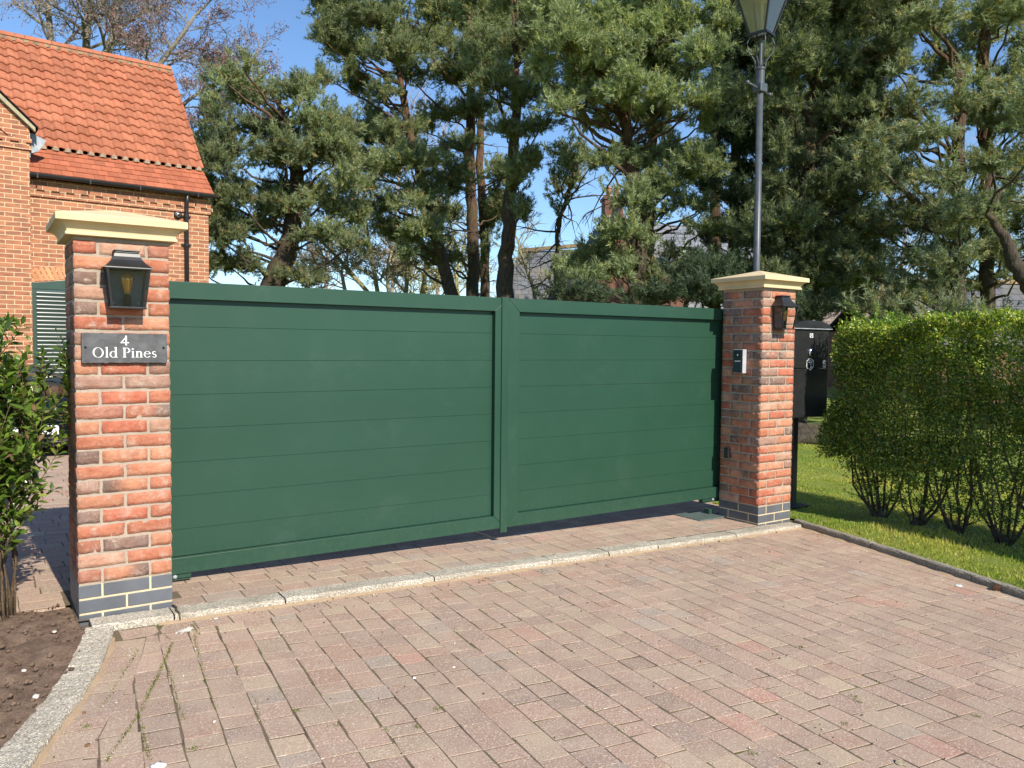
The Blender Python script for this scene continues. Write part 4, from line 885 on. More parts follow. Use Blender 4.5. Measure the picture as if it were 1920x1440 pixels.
for k in range(4):
    a = R_(45+90*k+12); r = np.array([.05, .11, .145, .13, .09, .06, .048]); h = np.array([.115, .125, .06, -.03, -.08, -.12, -.20])-.11
    pts = [(cx+math.cos(a)*q, cy+math.sin(a)*q, zt+hh) for q, hh in zip(r, h)]
    P2 = np.array(pts); tt = np.linspace(0, len(P2)-1, 24); P3 = np.stack([np.interp(tt, range(len(P2)), P2[:, i]) for i in range(3)], -1)
    mb = MB(); mb.tube(P3, .006, 6); mb.build('scroll_bracket', MT['grey'], SL, smooth=True)
LN = empty('lantern', (cx, cy, zt+.02), R_(12)); LN.parent = SL
def lat(mb, z0, z1, h0, h1, w_):
    for sx, sy in ((-1, -1), (1, -1), (1, 1), (-1, 1)):
        mb.add([(sx*h0-w_, sy*h0-w_, z0), (sx*h0+w_, sy*h0-w_, z0), (sx*h0+w_, sy*h0+w_, z0), (sx*h0-w_, sy*h0+w_, z0), (sx*h1-w_, sy*h1-w_, z1), (sx*h1+w_, sy*h1-w_, z1), (sx*h1+w_, sy*h1+w_, z1), (sx*h1-w_, sy*h1+w_, z1)],
               [(3,2,1,0), (4,5,6,7), (0,1,5,4), (1,2,6,5), (2,3,7,6), (3,0,4,7)])
mb = MB(); lat(mb, .02, .52, .088, .215, .009)
for z_, h_ in ((.0, .098), (.52, .225)):
    for s in (-1, 1): mb.box(-h_, s*h_-.012, z_, h_, s*h_+.012, z_+.022); mb.box(s*h_-.012, -h_+.0125, z_+.0005, s*h_+.012, h_-.0125, z_+.0215)
mb.box(-.03, -.09, -.02, .03, .09, -.0005); fr = mb.build('frame', MT['black'], LN)
mb = MB()
for s in (-1, 1):
    mb.add([(-.083, s*.088, .022), (.083, s*.088, .022), (.208, s*.214, .519), (-.208, s*.214, .519)], [(0,1,2,3)]); mb.add([(s*.088, -.083, .022), (s*.088, .083, .022), (s*.214, .208, .519), (s*.214, -.208, .519)], [(0,1,2,3)])
SG = mat_glass('street_glass', (.80, .84, .82), .6); _n = SG.node_tree.nodes; _l = SG.node_tree.links
_d = _n.new('ShaderNodeBsdfTranslucent'); _d.inputs[0].default_value = (.55, .52, .46, 1); _m = _n.new('ShaderNodeMixShader'); _m.inputs[0].default_value = .38
_l.new(_n['Material Output'].inputs[0].links[0].from_socket, _m.inputs[1]); _l.new(_d.outputs[0], _m.inputs[2]); _l.new(_m.outputs[0], _n['Material Output'].inputs[0])
mb.build('glazing', SG, LN)
mb = MB(); mb.sq_loft([(.235, .543), (.235, .555), (.11, .72), (.06, .75), (.06, .79), (.02, .82)]); mb.build('lantern_roof', MT['black'], LN)
mb = MB(); mb.lathe([(.16, .49), (.15, .45), (.11, .39), (.05, .35), (.02, .345), (.018, .20), (.016, .02), (.014, -.02)], (0, 0, 0), 20); mb.build('mantle', MT['lampin'], LN, smooth=True)
mb = MB(); mb.sq_loft([(.20, .538), (.20, .541)]); mb.build('reflector', MT['lampin'], LN)

# ================================================================= FOLIAGE TOOLS
def leaves(Pp, D, N, L, W, cols, fold=.25):
    """pointed leaves: Pp base, D direction, N rough normal"""
    S = unit(np.cross(D, N)); N2 = np.cross(S, D); L = L[:, None]; W = W[:, None]
    mid = Pp+D*L*.45; V = np.stack([Pp, mid+S*W*.5+N2*W*fold, Pp+D*L-N2*L*.10, mid-S*W*.5+N2*W*fold, mid], 1)
    n = len(Pp); b = np.arange(n)[:, None, None]*5; T = (np.array([[0,1,4], [1,2,4], [2,3,4], [3,0,4]])[None]+b).reshape(-1, 3)
    return V.reshape(-1, 3), T, np.repeat(cols, 5, 0)
def mixcol(n, pal, jit=.12):
    c = np.array([p for p, _ in pal]); w_ = np.array([q for _, q in pal], float); w_ /= w_.sum()
    return np.clip(c[rng.choice(len(c), n, p=w_)]*(1+rng.normal(size=(n, 1))*jit), .003, .9)

# ---------------------------------------------------------------- hedge
rng = np.random.default_rng(9)
HG = empty('hedge', (6.3, -1.3, gz(6.3)), 0, label='clipped green privet hedge on bare stems along the lawn kerb', cat='hedge')
HGo = np.array([6.3, -1.3, gz(6.3)])
hpal = [((.12, .195, .035), 38), ((.20, .29, .05), 28), ((.38, .43, .09), 17), ((.07, .13, .018), 12), ((.26, .19, .07), 5), ((.45, .46, .10), 5)]
y0h, y1h = -4.6, .10
def hedge_front(y): return 5.93+.03*y
n = 230000; hy = rng.uniform(y0h, y1h, n)
r = rng.random(n); face = rng.random(n)
dep = np.abs(rng.normal(size=n))*.075
ztop = 1.65+.03*vnoise(hy, hy*0, 2.6, 31)
hx = np.empty(n); hz = np.empty(n); fx = hedge_front(hy)
A = face < .56; B = (face >= .56) & (face < .72); Cc = (face >= .72) & (face < .82); Dd = face >= .82
zlow = .48-g0*0+.15*vnoise(hy, hy*0, 3.1, 33)
hz[A] = zlow[A]+(ztop[A]-zlow[A])*rng.random(A.sum())**.9
bul = .045*vnoise(hy, hz, 3.3, 34)+.03*vnoise(hy, hz, 8, 35)
hx[A] = fx[A]+dep[A]-bul[A]+.06*np.clip(hz[A]-1.5, 0, 1)*3
hx[B] = fx[B]+rng.random(B.sum())*.85; hz[B] = ztop[B]-dep[B]*.7+.045*vnoise(hx[B], hy[B], 5, 36)
hy[Cc] = y1h-dep[Cc]+.04*vnoise(hy[Cc]*0, hz[Cc]*0, 3, 37); hx[Cc] = 5.93+rng.random(Cc.sum())*.8; hz[Cc] = .5+rng.random(Cc.sum())*1.16; hz[Cc] = .36+rng.random(Cc.sum())*1.28; hy[Cc] += .22*np.clip((1.25-hz[Cc])/.7, 0, 1)**1.2
hx[Dd] = fx[Dd]+.25+rng.random(Dd.sum())*.65; hz[Dd] = .5+rng.random(Dd.sum())*1.15
Pp = np.stack([hx, hy, hz], -1)
out = np.zeros((n, 3)); out[A] = (-1, 0, .25); out[B] = (-.15, 0, 1); out[Cc] = (0, 1, .2); out[Dd] = (-.6, 0, .4)
D = unit(out*.55+rng.normal(size=(n, 3))*.6+np.array([0, 0, .2])); Nn = unit(rng.normal(size=(n, 3))+out*.8+np.array([0, 0, .6]))
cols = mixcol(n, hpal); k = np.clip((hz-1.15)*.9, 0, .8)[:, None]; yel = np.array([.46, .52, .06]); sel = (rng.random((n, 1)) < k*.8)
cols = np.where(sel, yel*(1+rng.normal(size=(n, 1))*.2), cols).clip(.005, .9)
thin = rng.random(n) < np.clip(.82+.5*vnoise(hy, hz, 5, 40)+.35*vnoise(hy, hz, 11, 41)-.25*np.clip(.85-hz, 0, .5), .15, 1)
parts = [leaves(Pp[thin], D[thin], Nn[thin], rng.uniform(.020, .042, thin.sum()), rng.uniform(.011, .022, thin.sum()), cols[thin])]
# stems, one group per plant, and loose leaves at their feet
sy = [-.24, -.60, -.96, -1.37, -1.78, -2.2, -2.65, -3.1, -3.6, -4.1]
lowP = []
for yb in sy:
    xb = 6.22+.06*(yb+.2)+rng.normal()*.02; zb = float(gz(xb)); mb = MB(); ns = rng.integers(7, 11)
    for s in range(ns):
        a = rng.uniform(0, 2*math.pi); sp = rng.uniform(.12, .46); hgt = rng.uniform(1.0, 1.5)
        e = np.array([xb-.05+.5*sp*math.cos(a), yb+.05+1.25*sp*math.sin(a), zb+hgt]); b_ = np.array([xb+.035*math.cos(a), yb+.05*math.sin(a), zb-.02])
        m1 = b_+(e-b_)*np.array([.30, .42, .22])+rng.normal(size=3)*.02; m2 = b_+(e-b_)*np.array([.65, .75, .58])+rng.normal(size=3)*.025
        pts = np.array([b_, m1, m2, e]); r0 = rng.uniform(.007, .015)
        tt = np.linspace(0, 3, 9); pts = np.stack([np.interp(tt, range(4), pts[:, i]) for i in range(3)], -1); pts[1:-1] += rng.normal(size=(7, 3))*.007
        mb.tube(pts-HGo, np.linspace(r0, .004, 9), 6)
        for q in range(15):
            i = rng.integers(1, 7); st = pts[i]; d = unit(rng.normal(size=3)+np.array([0, 0, .5])); L = rng.uniform(.10, .28); L *= .8; d = d*np.array([.8, 1.2, .9]); en = st+d*L; en[2] = max(en[2], zb+.17); mdl = (st+en)/2+rng.normal(size=3)*.018
            mb.tube(np.array([st, mdl, en])-HGo, [.0036, .0028, .0015], 4)
            for w_ in range(13):
                f = rng.random()**.7; lowP.append((st+(en-st)*f+rng.normal(size=3)*.022, d))
    mb.tube(np.array([(xb, yb, zb-.05), (xb+.005, yb, zb+.02), (xb+.01, yb+.01, zb+.06)])-HGo, [.042, .034, .018], 10)
    mb.build('stem', MT['hstem'], HG, smooth=True)
lp = np.array([p for p, _ in lowP]); ld = unit(np.array([d for _, d in lowP])+rng.normal(size=(len(lowP), 3))*.7); ok = lp[:, 2] > .0
lp = lp[ok]; ld = ld[ok]
parts.append(leaves(lp, ld, unit(rng.normal(size=ld.shape)+np.array([0, 0, .6])), rng.uniform(.018, .036, len(lp)), rng.uniform(.011, .02, len(lp)), mixcol(len(lp), hpal[:4])))
# fringe below the dense part
n = 26000; hy = rng.uniform(y0h, y1h+.20, n); hz = .58-np.abs(rng.normal(size=n))*.22; hx = 5.98+.03*hy+rng.random(n)*.6+.35*np.clip(.5-hz, 0, 1)
ok = (hz > .06) & (vnoise(hy, hz, 6, 44) > -.35) & (hy < y1h+.20-.8*np.clip(.40-hz, 0, 1)); Pp = np.stack([hx, hy, hz], -1)[ok]; m_n = len(Pp)
parts.append(leaves(Pp, unit(rng.normal(size=(m_n, 3))), unit(rng.normal(size=(m_n, 3))+np.array([0, 0, .5])), rng.uniform(.018, .036, m_n), rng.uniform(.011, .02, m_n), mixcol(m_n, hpal[:4])))
# shoots standing proud of the top
SP = []; SD = []
for s in range(620):
    yy = rng.uniform(y0h, y1h); xx = 5.95+rng.random()*.8; hh = rng.exponential(.035)+.015
    if s < 7: yy = y1h-.02-rng.random()*.08; hh = .12+rng.random()*.12
    d = unit(np.array([rng.normal()*.2, rng.normal()*.2, 1.0]))
    for q in range(int(4+hh*90)):
        SP.append(np.array([xx, yy, 1.64])+d*hh*rng.random()*1.1); SD.append(unit(d*.8+rng.normal(size=3)*.7))
SP = np.array(SP); SD = np.array(SD)
parts.append(leaves(SP, SD, unit(rng.normal(size=SD.shape)+np.array([0, -.2, .6])), rng.uniform(.022, .04, len(SP)), rng.uniform(.010, .017, len(SP)), mixcol(len(SP), [((.20, .30, .04), 3), ((.12, .22, .025), 2)])))
b = 0; VV = []; TT = []; CC2 = []
for V, T, C in parts: VV.append(V-HGo); TT.append(T+b); CC2.append(C); b += len(V)
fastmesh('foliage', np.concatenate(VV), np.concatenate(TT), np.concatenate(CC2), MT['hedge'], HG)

# ---------------------------------------------------------------- left shrub
rng = np.random.default_rng(5)
bb0 = P(14, 1212, 4.0); bb0 = np.array([bb0[0], bb0[1], float(gz(bb0[0]))]);
SH = empty('shrub', tuple(bb0), 0, label='leafy green shrub with thin stems in the left soil bed', cat='shrub')
VV = []; TT = []; CC2 = []; b = 0; LP = []; LD = []; LNn = []; LL = []
right = RT
def grow(mb, st, d, L, r, lvl):
    n = 6; pts = [st]; dd = d.copy()
    for i in range(n):
        dd = unit(dd+rng.normal(size=3)*.09+np.array([0, 0, .05])); q_ = pts[-1]+dd*L/n; lt = q_@np.array([RT[0], RT[1], 0])
        if lt > .22: q_ = q_-np.array([RT[0], RT[1], 0])*(lt-.22)*.9; dd = unit(dd-np.array([RT[0], RT[1], 0])*.3)
        q_[2] = min(q_[2], 1.47); pts.append(q_)
    pts = np.array(pts); mb.tube(pts, np.linspace(r, r*.45, n+1), 5 if lvl < 2 else 4)
    if lvl >= 1:
        m = int(L/.027); 
        for i in range(m):
            f = (i+.5)/m
            if lvl == 1 and f < .42: continue
            k = f*n; i0 = min(int(k), n-1); p = pts[i0]+(pts[i0+1]-pts[i0])*(k-i0); ax = unit(pts[i0+1]-pts[i0])
            a = i*2.4; s = perp(ax[None])[0]; s = unit(np.cross(ax, s)*math.cos(a)+s*math.sin(a))
            for sgn in (1, -1):
                LP.append(p); LD.append(unit(ax*.55+s*sgn*.8+np.array([0, 0, .12]))); LNn.append(unit(np.array([0, -.25, 1.0])+ax*.3+rng.normal(size=3)*.35)); LL.append(rng.uniform(.045, .085))
        for q in range(3): LP.append(pts[-1]); LD.append(unit(dd+rng.normal(size=3)*.4)); LNn.append(unit(rng.normal(size=3)+np.array([0, 0, 1]))); LL.append(rng.uniform(.035, .06))
    if lvl < 2:
        nb = 7 if lvl == 0 else 4
        for q in range(nb):
            f = rng.uniform(.25, 1.0) if lvl == 0 else rng.uniform(.2, .95); k = f*n; i0 = min(int(k), n-1); p = pts[i0]+(pts[i0+1]-pts[i0])*(k-i0)
            ax = unit(pts[i0+1]-pts[i0]); s = perp(ax[None])[0]
            grow(mb, p, unit(ax*.75+s*.62+np.array([0, 0, .12])), L*rng.uniform(.32, .5), r*.5, lvl+1)
stems = []
for s in range(24):
    tx = rng.uniform(-.62, .095); ty = rng.uniform(-.35, .30); hgt = rng.uniform(.85, 1.42)*(1-.12*abs(tx))
    if s < 4: tx = rng.uniform(.0, .085); ty = rng.uniform(-.25, .05); hgt = (1.36, .95, .65, 1.2)[s]
    d = np.array([right[0]*tx, right[1]*tx, 0])+np.array([FW[0], FW[1], 0])*ty; d[2] = hgt; L = np.linalg.norm(d)
    st = np.array([0, 0, 0])+np.append(rng.normal(size=2)*.03, -.02)
    if s > 9: st = np.array([right[0], right[1], 0])*rng.uniform(-.5, -.1)
    mb = MB(); grow(mb, st, unit(d), L*.93, rng.uniform(.006, .011), 0); mb.build('stem', MT['stem'], SH, smooth=True)
LP = np.array(LP); LD = np.array(LD); LNn = np.array(LNn); LL = np.array(LL)
lat_ = LP@np.array([right[0], right[1], 0])
ok = (lat_ < .29-.10*rng.random(len(LP))) & (LP[:, 2] > .16)
ok &= ~((LP[:, 2] < .55) & (rng.random(len(LP)) < .5)); ok &= ~((lat_ > .06) & (rng.random(len(LP)) < .3))
LP, LD, LNn, LL = LP[ok], LD[ok], LNn[ok], LL[ok]; n = len(LP)
V, T, C = leaves(LP, LD, LNn, LL, LL*rng.uniform(.34, .46, n), mixcol(n, [((.085, .145, .02), 42), ((.14, .215, .03), 30), ((.23, .28, .05), 15), ((.04, .075, .014), 16), ((.22, .13, .08), 2)]), fold=.16)
fastmesh('foliage', V, T, C, MT['bushl'], SH)

# ================================================================= TREES
rng = np.random.default_rng(21)
npal = [((.21, .25, .135), 40), ((.28, .32, .185), 28), ((.14, .17, .09), 16), ((.32, .32, .12), 10), ((.36, .28, .14), 5)]
def needles(Pp, D, k, L, W, cols, droop=.0):
    """k thin blades round each shoot axis D"""
    n = len(Pp); Pp = np.repeat(Pp, k, 0); D = np.repeat(D, k, 0); m = n*k
    s = perp(D); f = rng.random((m, 1)); ang = rng.uniform(.35, 1.15, (m, 1)); Ls = np.repeat(L, k)[:, None]
    base = Pp+D*Ls*(f-.35)*1.1; d = unit(D*np.cos(ang)+s*np.sin(ang)-np.array([0, 0, droop])); ln = Ls*rng.uniform(.55, .95, (m, 1))
    sd = np.cross(d, rng.normal(size=(m, 3))); sd = unit(sd)*W*rng.uniform(.6, 1.3, (m, 1))
    V = np.stack([base-sd, base+sd, base+d*ln], 1).reshape(-1, 3)
    C = np.repeat(np.repeat(cols, k, 0)*(1+rng.normal(size=(m, 1))*.13), 3, 0)
    return V, C
NS = []
def pine(trunk, lobes, depth, label, kind='pine_tree', cat='pine tree', kN=15, shoot=.125, wN=.0082, dens=1.0, pal=npal, group='pines behind the gate', droop=0., flat=.9, puff=.175, stubs=6, col_jit=.14):
    tp = []; tw = []
    for px, py, wpx in trunk:
        tp.append(P(px, py, depth)); tw.append(wpx*depth/FPX/2)
    tp = np.array(tp); g = float(gz(tp[0][0])); b0 = tp[0].copy(); b0[2] = g-.1
    tp = np.vstack([b0[None], tp]); tw = np.array([tw[0]*1.12]+tw)
    base = np.array([b0[0], b0[1], g])
    t = empty(kind, tuple(base), 0, label=label, cat=cat, group=group)
    tt = np.linspace(0, len(tp)-1, len(tp)*5); tr = np.stack([np.interp(tt, range(len(tp)), tp[:, i]) for i in range(3)], -1); rr = np.interp(tt, range(len(tp)), tw)
    tr[2:-1, :2] += rng.normal(size=(len(tr)-3, 2))*.02
    mb = MB(); mb.tube(tr-base, rr, 12); mb.build('trunk', MT['pbark'], t, smooth=True)
    br = MB(); S = []; SDr = []
    ex = [(l_[0]+rng.normal()*l_[2]*.7, l_[1]+rng.normal()*l_[3]*.8+l_[3]*.2, l_[2]*.55, l_[3]*.6) for l_ in (lobes+lobes[::3]) if len(l_) < 5] if stubs else []
    for lb in list(lobes)+ex:
        px, py, rx, ry = lb[:4]; dz = lb[4] if len(lb) > 4 else rng.uniform(-1.7, .9)
        Z = depth+dz; c = P(px, py, Z); wx = rx*Z/FPX*1.08; wz = ry*Z/FPX*1.3; wy = wx*.85
        # limb from the trunk
        zi = c[2]-abs(np.linalg.norm((c-tr[np.argmin(np.abs(tr[:, 2]-c[2]))])[:2]))*.35-.2
        a = tr[np.argmin(np.abs(tr[:, 2]-zi))]; a_i = np.argmin(np.abs(tr[:, 2]-zi))
        md = (a+c)/2+np.array([0, 0, -.12*np.linalg.norm(c-a)*rng.uniform(-.3, 1)])+rng.normal(size=3)*.12
        q = np.linspace(0, 1, 8)[:, None]; pts = (1-q)**2*a+2*q*(1-q)*md+q*q*c; pts[1:-1] += rng.normal(size=(6, 3))*.035
        r0 = min(rr[a_i]*.5, .02+.014*np.linalg.norm(c-a)); br.tube(pts-base, np.linspace(r0, .012, 8), 6)
        m = max(5, int(dens*5.6*(wx*wz)/(puff*puff*1.15)))
        u = unit(rng.normal(size=(m, 3))); rad = rng.random((m, 1))**.55*np.where(rng.random((m, 1)) < .22, rng.uniform(1, 1.4, (m, 1)), 1); u[:, 2] = np.where(u[:, 2] < -.25, -u[:, 2]*.6, u[:, 2])
        off = u*rad; cen = c+off[:, :1]*np.append(RT[:2], 0)*wx+off[:, 1:2]*np.append(FW[:2], 0)*wy+off[:, 2:]*np.array([0, 0, wz])
        for cc_ in cen[::4]:
            mdp = (c+cc_)/2+rng.normal(size=3)*.06-np.array([0, 0, .05]); br.tube(np.array([c, mdp, cc_])-base, [.014, .009, .005], 4, caps=False)
        ks = rng.integers(10, 16, m); idx = np.repeat(np.arange(m), ks); axm = unit(unit(cen-c+np.array([0, 0, .1]))*.8+rng.normal(size=(m, 3))*.55+np.array([0, 0, .12])); side = perp(axm)
        q_ = rng.random(len(idx)); tl_ = rng.uniform(.7, 1.5, m)[idx]; fan = (q_-.1)*(rng.random(len(idx))-.5)*1.1; o = axm[idx]*((q_-.4)*puff*2.3*tl_)[:, None]+side[idx]*(fan*puff*1.6)[:, None]+rng.normal(size=(len(idx), 3))*puff*.13
        outd = unit(cen-c+np.array([0, 0, .3]))[idx]
        S.append(cen[idx]+o); SDr.append(unit(axm[idx]*.75+side[idx]*fan[:, None]*.9+np.array([0, 0, .38-droop*2])+rng.normal(size=(len(idx), 3))*.33))
    for q in range(stubs):                          # dead snags on the bare trunk
        i = rng.integers(4, max(6, int(len(tr)*.75))); d = unit(np.append(rng.normal(size=2), rng.uniform(-.5, .35))); L = rng.uniform(.5, 1.8)
        pts = [tr[i]]; 
        for k_ in range(5): d = unit(d+rng.normal(size=3)*.16-np.array([0, 0, .07])); pts.append(pts[-1]+d*L/5)
        br.tube(np.array(pts)-base, np.linspace(.03, .006, 6), 5, caps=False)
        for k_ in range(5):
            j = rng.integers(1, 6); d2 = unit(d+rng.normal(size=3)*.7); br.tube(np.array([pts[j], pts[j]+d2*L*.18, pts[j]+d2*L*.32-np.array([0, 0, .05])])-base, [.011, .007, .003], 4, caps=False)
    if br.n: br.build('branches', MT['pbark'], t, smooth=True)
    if S:
        S = np.concatenate(S); SDr = np.concatenate(SDr); n = len(S)
        tone = .5+.5*np.tanh(vnoise(S[:, 0]+S[:, 1], S[:, 2], .9, 51)*1.3); cols = mixcol(n, pal, col_jit)*(.82+.34*tone[:, None])
        V, C = needles(S, SDr, kN, rng.uniform(shoot*.7, shoot*1.2, n), wN, cols, droop)
        fastmesh('crown', V-base, np.arange(len(V)).reshape(-1, 3), np.clip(C, .003, .9), MT['fine'], t)
        NS.append(n)
    return t
# left pine, rounded crown between the house and the tall group
pine([(510, 540, 46), (545, 450, 36), (560, 350, 28), (545, 260, 20), (520, 190, 10)],
     [(435, 150, 30, 24), (480, 185, 55, 30), (560, 180, 40, 26), (585, 165, 14, 22), (600, 235, 50, 26), (500, 250, 60, 34), (410, 300, 50, 60), (530, 300, 70, 32), (620, 300, 50, 40), (430, 370, 48, 34), (560, 375, 78, 30), (650, 350, 40, 40), (415, 450, 36, 45), (480, 430, 40, 22), (610, 445, 60, 20), (430, 500, 50, 26), (555, 515, 45, 11), (400, 410, 30, 40), (640, 240, 30, 26), (520, 400, 40, 28), (640, 400, 40, 25), (400, 220, 22, 40, 1.5)],
     19, 'rounded pine with leaning trunk, nearest the house roof', dens=1.15)
# leaning pine with the left-hand high crown
pine([(846, 556, 26), (820, 450, 20), (790, 340, 18), (765, 230, 15), (745, 120, 10)],
     [(640, 20, 50, 34), (700, 40, 60, 34), (655, 100, 40, 34), (620, 60, 28, 40), (750, 110, 60, 34), (665, 160, 26, 30), (720, 180, 30, 22), (690, 260, 40, 34), (745, 250, 46, 30), (700, 320, 44, 30), (770, 310, 66, 32), (720, 390, 30, 28), (790, 370, 50, 26), (850, 340, 45, 22), (745, 450, 30, 34), (800, 440, 40, 30), (640, 300, 34, 40), (820, 30, 40, 36), (660, -60, 70, 45), (760, -80, 80, 50)],
     22, 'pine with thin trunk leaning left, foremost of the tall group left of the gate centre', dens=1.1)
pine([(888, 558, 24), (886, 420, 21), (880, 300, 19), (884, 180, 16), (880, 40, 11)],
     [(800, 90, 50, 34), (860, 40, 60, 44), (840, 150, 50, 36), (900, 120, 50, 40), (830, 220, 45, 26), (900, 210, 40, 26), (870, 280, 34, 18), (920, 60, 50, 50), (850, -60, 90, 60), (830, 490, 36, 22), (940, 400, 22, 60, 1.)],
     24, 'straight reddish pine trunk left of the pair at the gate centre', dens=1.0)
pine([(911, 560, 18), (907, 430, 16), (900, 320, 15), (902, 200, 12), (905, 60, 9)],
     [(950, 30, 40, 40), (960, 100, 40, 40), (905, -30, 60, 40), (935, 330, 30, 30), (840, 410, 30, 28), (920, 430, 16, 60)],
     26, 'slimmest straight pine trunk, middle of the three behind the gate centre', dens=.9)
pine([(945, 560, 34), (950, 450, 26), (958, 340, 22), (966, 230, 18), (968, 130, 13)],
     [(930, 160, 40, 26), (985, 180, 50, 26), (1000, 90, 60, 46), (960, 250, 34, 20), (1015, 240, 30, 20), (975, 330, 26, 40), (980, 400, 18, 40), (1000, 20, 70, 40), (995, 300, 22, 14), (960, -60, 80, 50)],
     20, 'pale brown pine trunk just left of the gate meeting stile', dens=.95)
# the thin curved stem
pine([(1045, 560, 8), (1042, 480, 8), (1048, 420, 8), (1068, 350, 7), (1085, 290, 5)],
     [(1070, 290, 40, 26), (1050, 360, 22, 40), (1085, 340, 14, 36), (1100, 300, 30, 12)],
     21, 'spindly curved young pine with hanging sprays, in the sky gap', dens=.55, stubs=12)
# bright front pine: the big sunlit boughs
pine([(1195, 580, 36), (1196, 470, 34), (1196, 380, 30), (1180, 300, 24), (1170, 200, 20), (1165, 60, 15)],
     [(1060, 90, 56, 38), (1130, 50, 60, 44), (1110, 130, 60, 36), (1190, 100, 60, 44), (1260, 60, 60, 44), (1175, 180, 60, 36), (1080, 190, 54, 30), (1250, 150, 60, 40), (1320, 110, 40, 40), (1230, 220, 54, 26), (1310, 200, 40, 28), (1130, 230, 40, 22), (1040, 30, 50, 40), (1200, 10, 80, 40), (1240, -60, 110, 50), (1110, -50, 90, 50), (1190, 310, 56, 28), (1250, 300, 60, 32), (1180, 380, 44, 26), (1240, 360, 46, 26), (1310, 320, 50, 26), (1170, 440, 36, 22), (1150, 505, 40, 22), (1085, 500, 32, 18), (1120, 480, 40, 22), (1100, 520, 44, 16), (1350, 60, 30, 40), (1010, 140, 30, 34)],
     17, 'bright broad pine whose sunlit boughs fill the middle of the picture', dens=1.15, pal=[((.25, .30, .155), 40), ((.33, .375, .21), 32), ((.37, .39, .16), 14), ((.17, .21, .10), 10)])
pine([(1218, 578, 22), (1217, 480, 20), (1216, 380, 20), (1222, 260, 17), (1225, 120, 12)],
     [(1290, 380, 40, 18), (1320, 430, 50, 18), (1270, 480, 40, 12), (1330, 500, 50, 22), (1240, 520, 30, 16), (1225, 40, 40, 40)],
     18.5, 'thinner dark trunk standing against the stout one, right of the gate centre', dens=.8)
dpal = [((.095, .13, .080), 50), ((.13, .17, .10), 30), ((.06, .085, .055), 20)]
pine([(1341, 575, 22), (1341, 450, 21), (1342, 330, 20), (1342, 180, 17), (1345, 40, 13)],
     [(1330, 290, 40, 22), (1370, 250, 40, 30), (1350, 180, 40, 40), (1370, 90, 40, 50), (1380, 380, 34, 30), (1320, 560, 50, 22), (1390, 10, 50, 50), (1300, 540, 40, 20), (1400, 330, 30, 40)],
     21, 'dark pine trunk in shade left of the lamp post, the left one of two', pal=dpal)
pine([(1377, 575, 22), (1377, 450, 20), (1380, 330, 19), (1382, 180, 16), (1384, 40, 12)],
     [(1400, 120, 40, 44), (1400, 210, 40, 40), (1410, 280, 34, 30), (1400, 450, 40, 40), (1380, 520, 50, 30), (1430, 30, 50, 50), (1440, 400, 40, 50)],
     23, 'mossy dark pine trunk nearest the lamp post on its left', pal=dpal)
# dark conifer mass around x 1430-1640
spal = [((.18, .21, .115), 40), ((.12, .15, .09), 28), ((.26, .28, .14), 22), ((.075, .105, .07), 10)]
pine([(1500, 560, 34), (1512, 420, 30), (1516, 320, 27), (1525, 200, 24), (1535, 80, 18)],
     [(1470, 120, 50, 50), (1540, 130, 60, 50), (1590, 60, 60, 50), (1500, 30, 60, 50), (1600, 170, 60, 50), (1470, 200, 44, 50), (1560, 250, 55, 40), (1640, 230, 50, 46), (1600, 310, 50, 40), (1480, 300, 34, 50), (1460, 380, 40, 40), (1570, 380, 50, 36), (1640, 350, 44, 36), (1480, 420, 60, 30), (1440, 460, 50, 30), (1520, 470, 55, 30), (1590, 450, 50, 30), (1480, 520, 50, 40), (1560, 540, 50, 36), (1620, 480, 40, 26), (1430, 540, 40, 40), (1660, 130, 40, 40), (1560, -40, 130, 50)],
     16.5, 'big shadowy conifer with reddish trunk right of the lamp post', kind='conifer_tree', cat='conifer', pal=spal, dens=1.2)
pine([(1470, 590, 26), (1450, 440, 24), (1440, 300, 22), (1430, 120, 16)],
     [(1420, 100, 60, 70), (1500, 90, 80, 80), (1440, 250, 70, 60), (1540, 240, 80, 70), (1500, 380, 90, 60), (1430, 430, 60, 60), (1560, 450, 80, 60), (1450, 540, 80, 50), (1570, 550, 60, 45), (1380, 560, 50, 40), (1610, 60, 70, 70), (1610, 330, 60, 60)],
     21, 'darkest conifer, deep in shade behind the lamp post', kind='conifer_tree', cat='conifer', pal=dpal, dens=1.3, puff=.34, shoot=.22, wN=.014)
# right-hand cedars/pines with airy boughs
apal = [((.245, .285, .17), 40), ((.31, .35, .22), 28), ((.15, .18, .095), 14), ((.36, .33, .16), 16)]
pine([(1795, 600, 26), (1800, 450, 24), (1800, 300, 22), (1798, 120, 18)],
     [(1700, 60, 50, 34), (1660, 100, 40, 30), (1750, 40, 60, 34), (1780, 130, 55, 26), (1700, 200, 50, 26), (1660, 250, 44, 24), (1740, 260, 55, 26), (1700, 330, 54, 24), (1640, 310, 40, 26), (1760, 350, 50, 26), (1690, 400, 50, 22), (1740, 430, 55, 26), (1800, 410, 50, 26), (1660, 440, 50, 22), (1720, 490, 50, 22), (1780, 500, 50, 26), (1690, 550, 40, 22), (1760, 560, 50, 26), (1810, 470, 40, 20), (1700, 0, 70, 34), (1800, 200, 40, 22), (1640, 500, 36, 16)],
     15, 'airy pine with pale green sprays right of the parcel box, above the hedge', pal=apal, dens=.8, droop=.12)
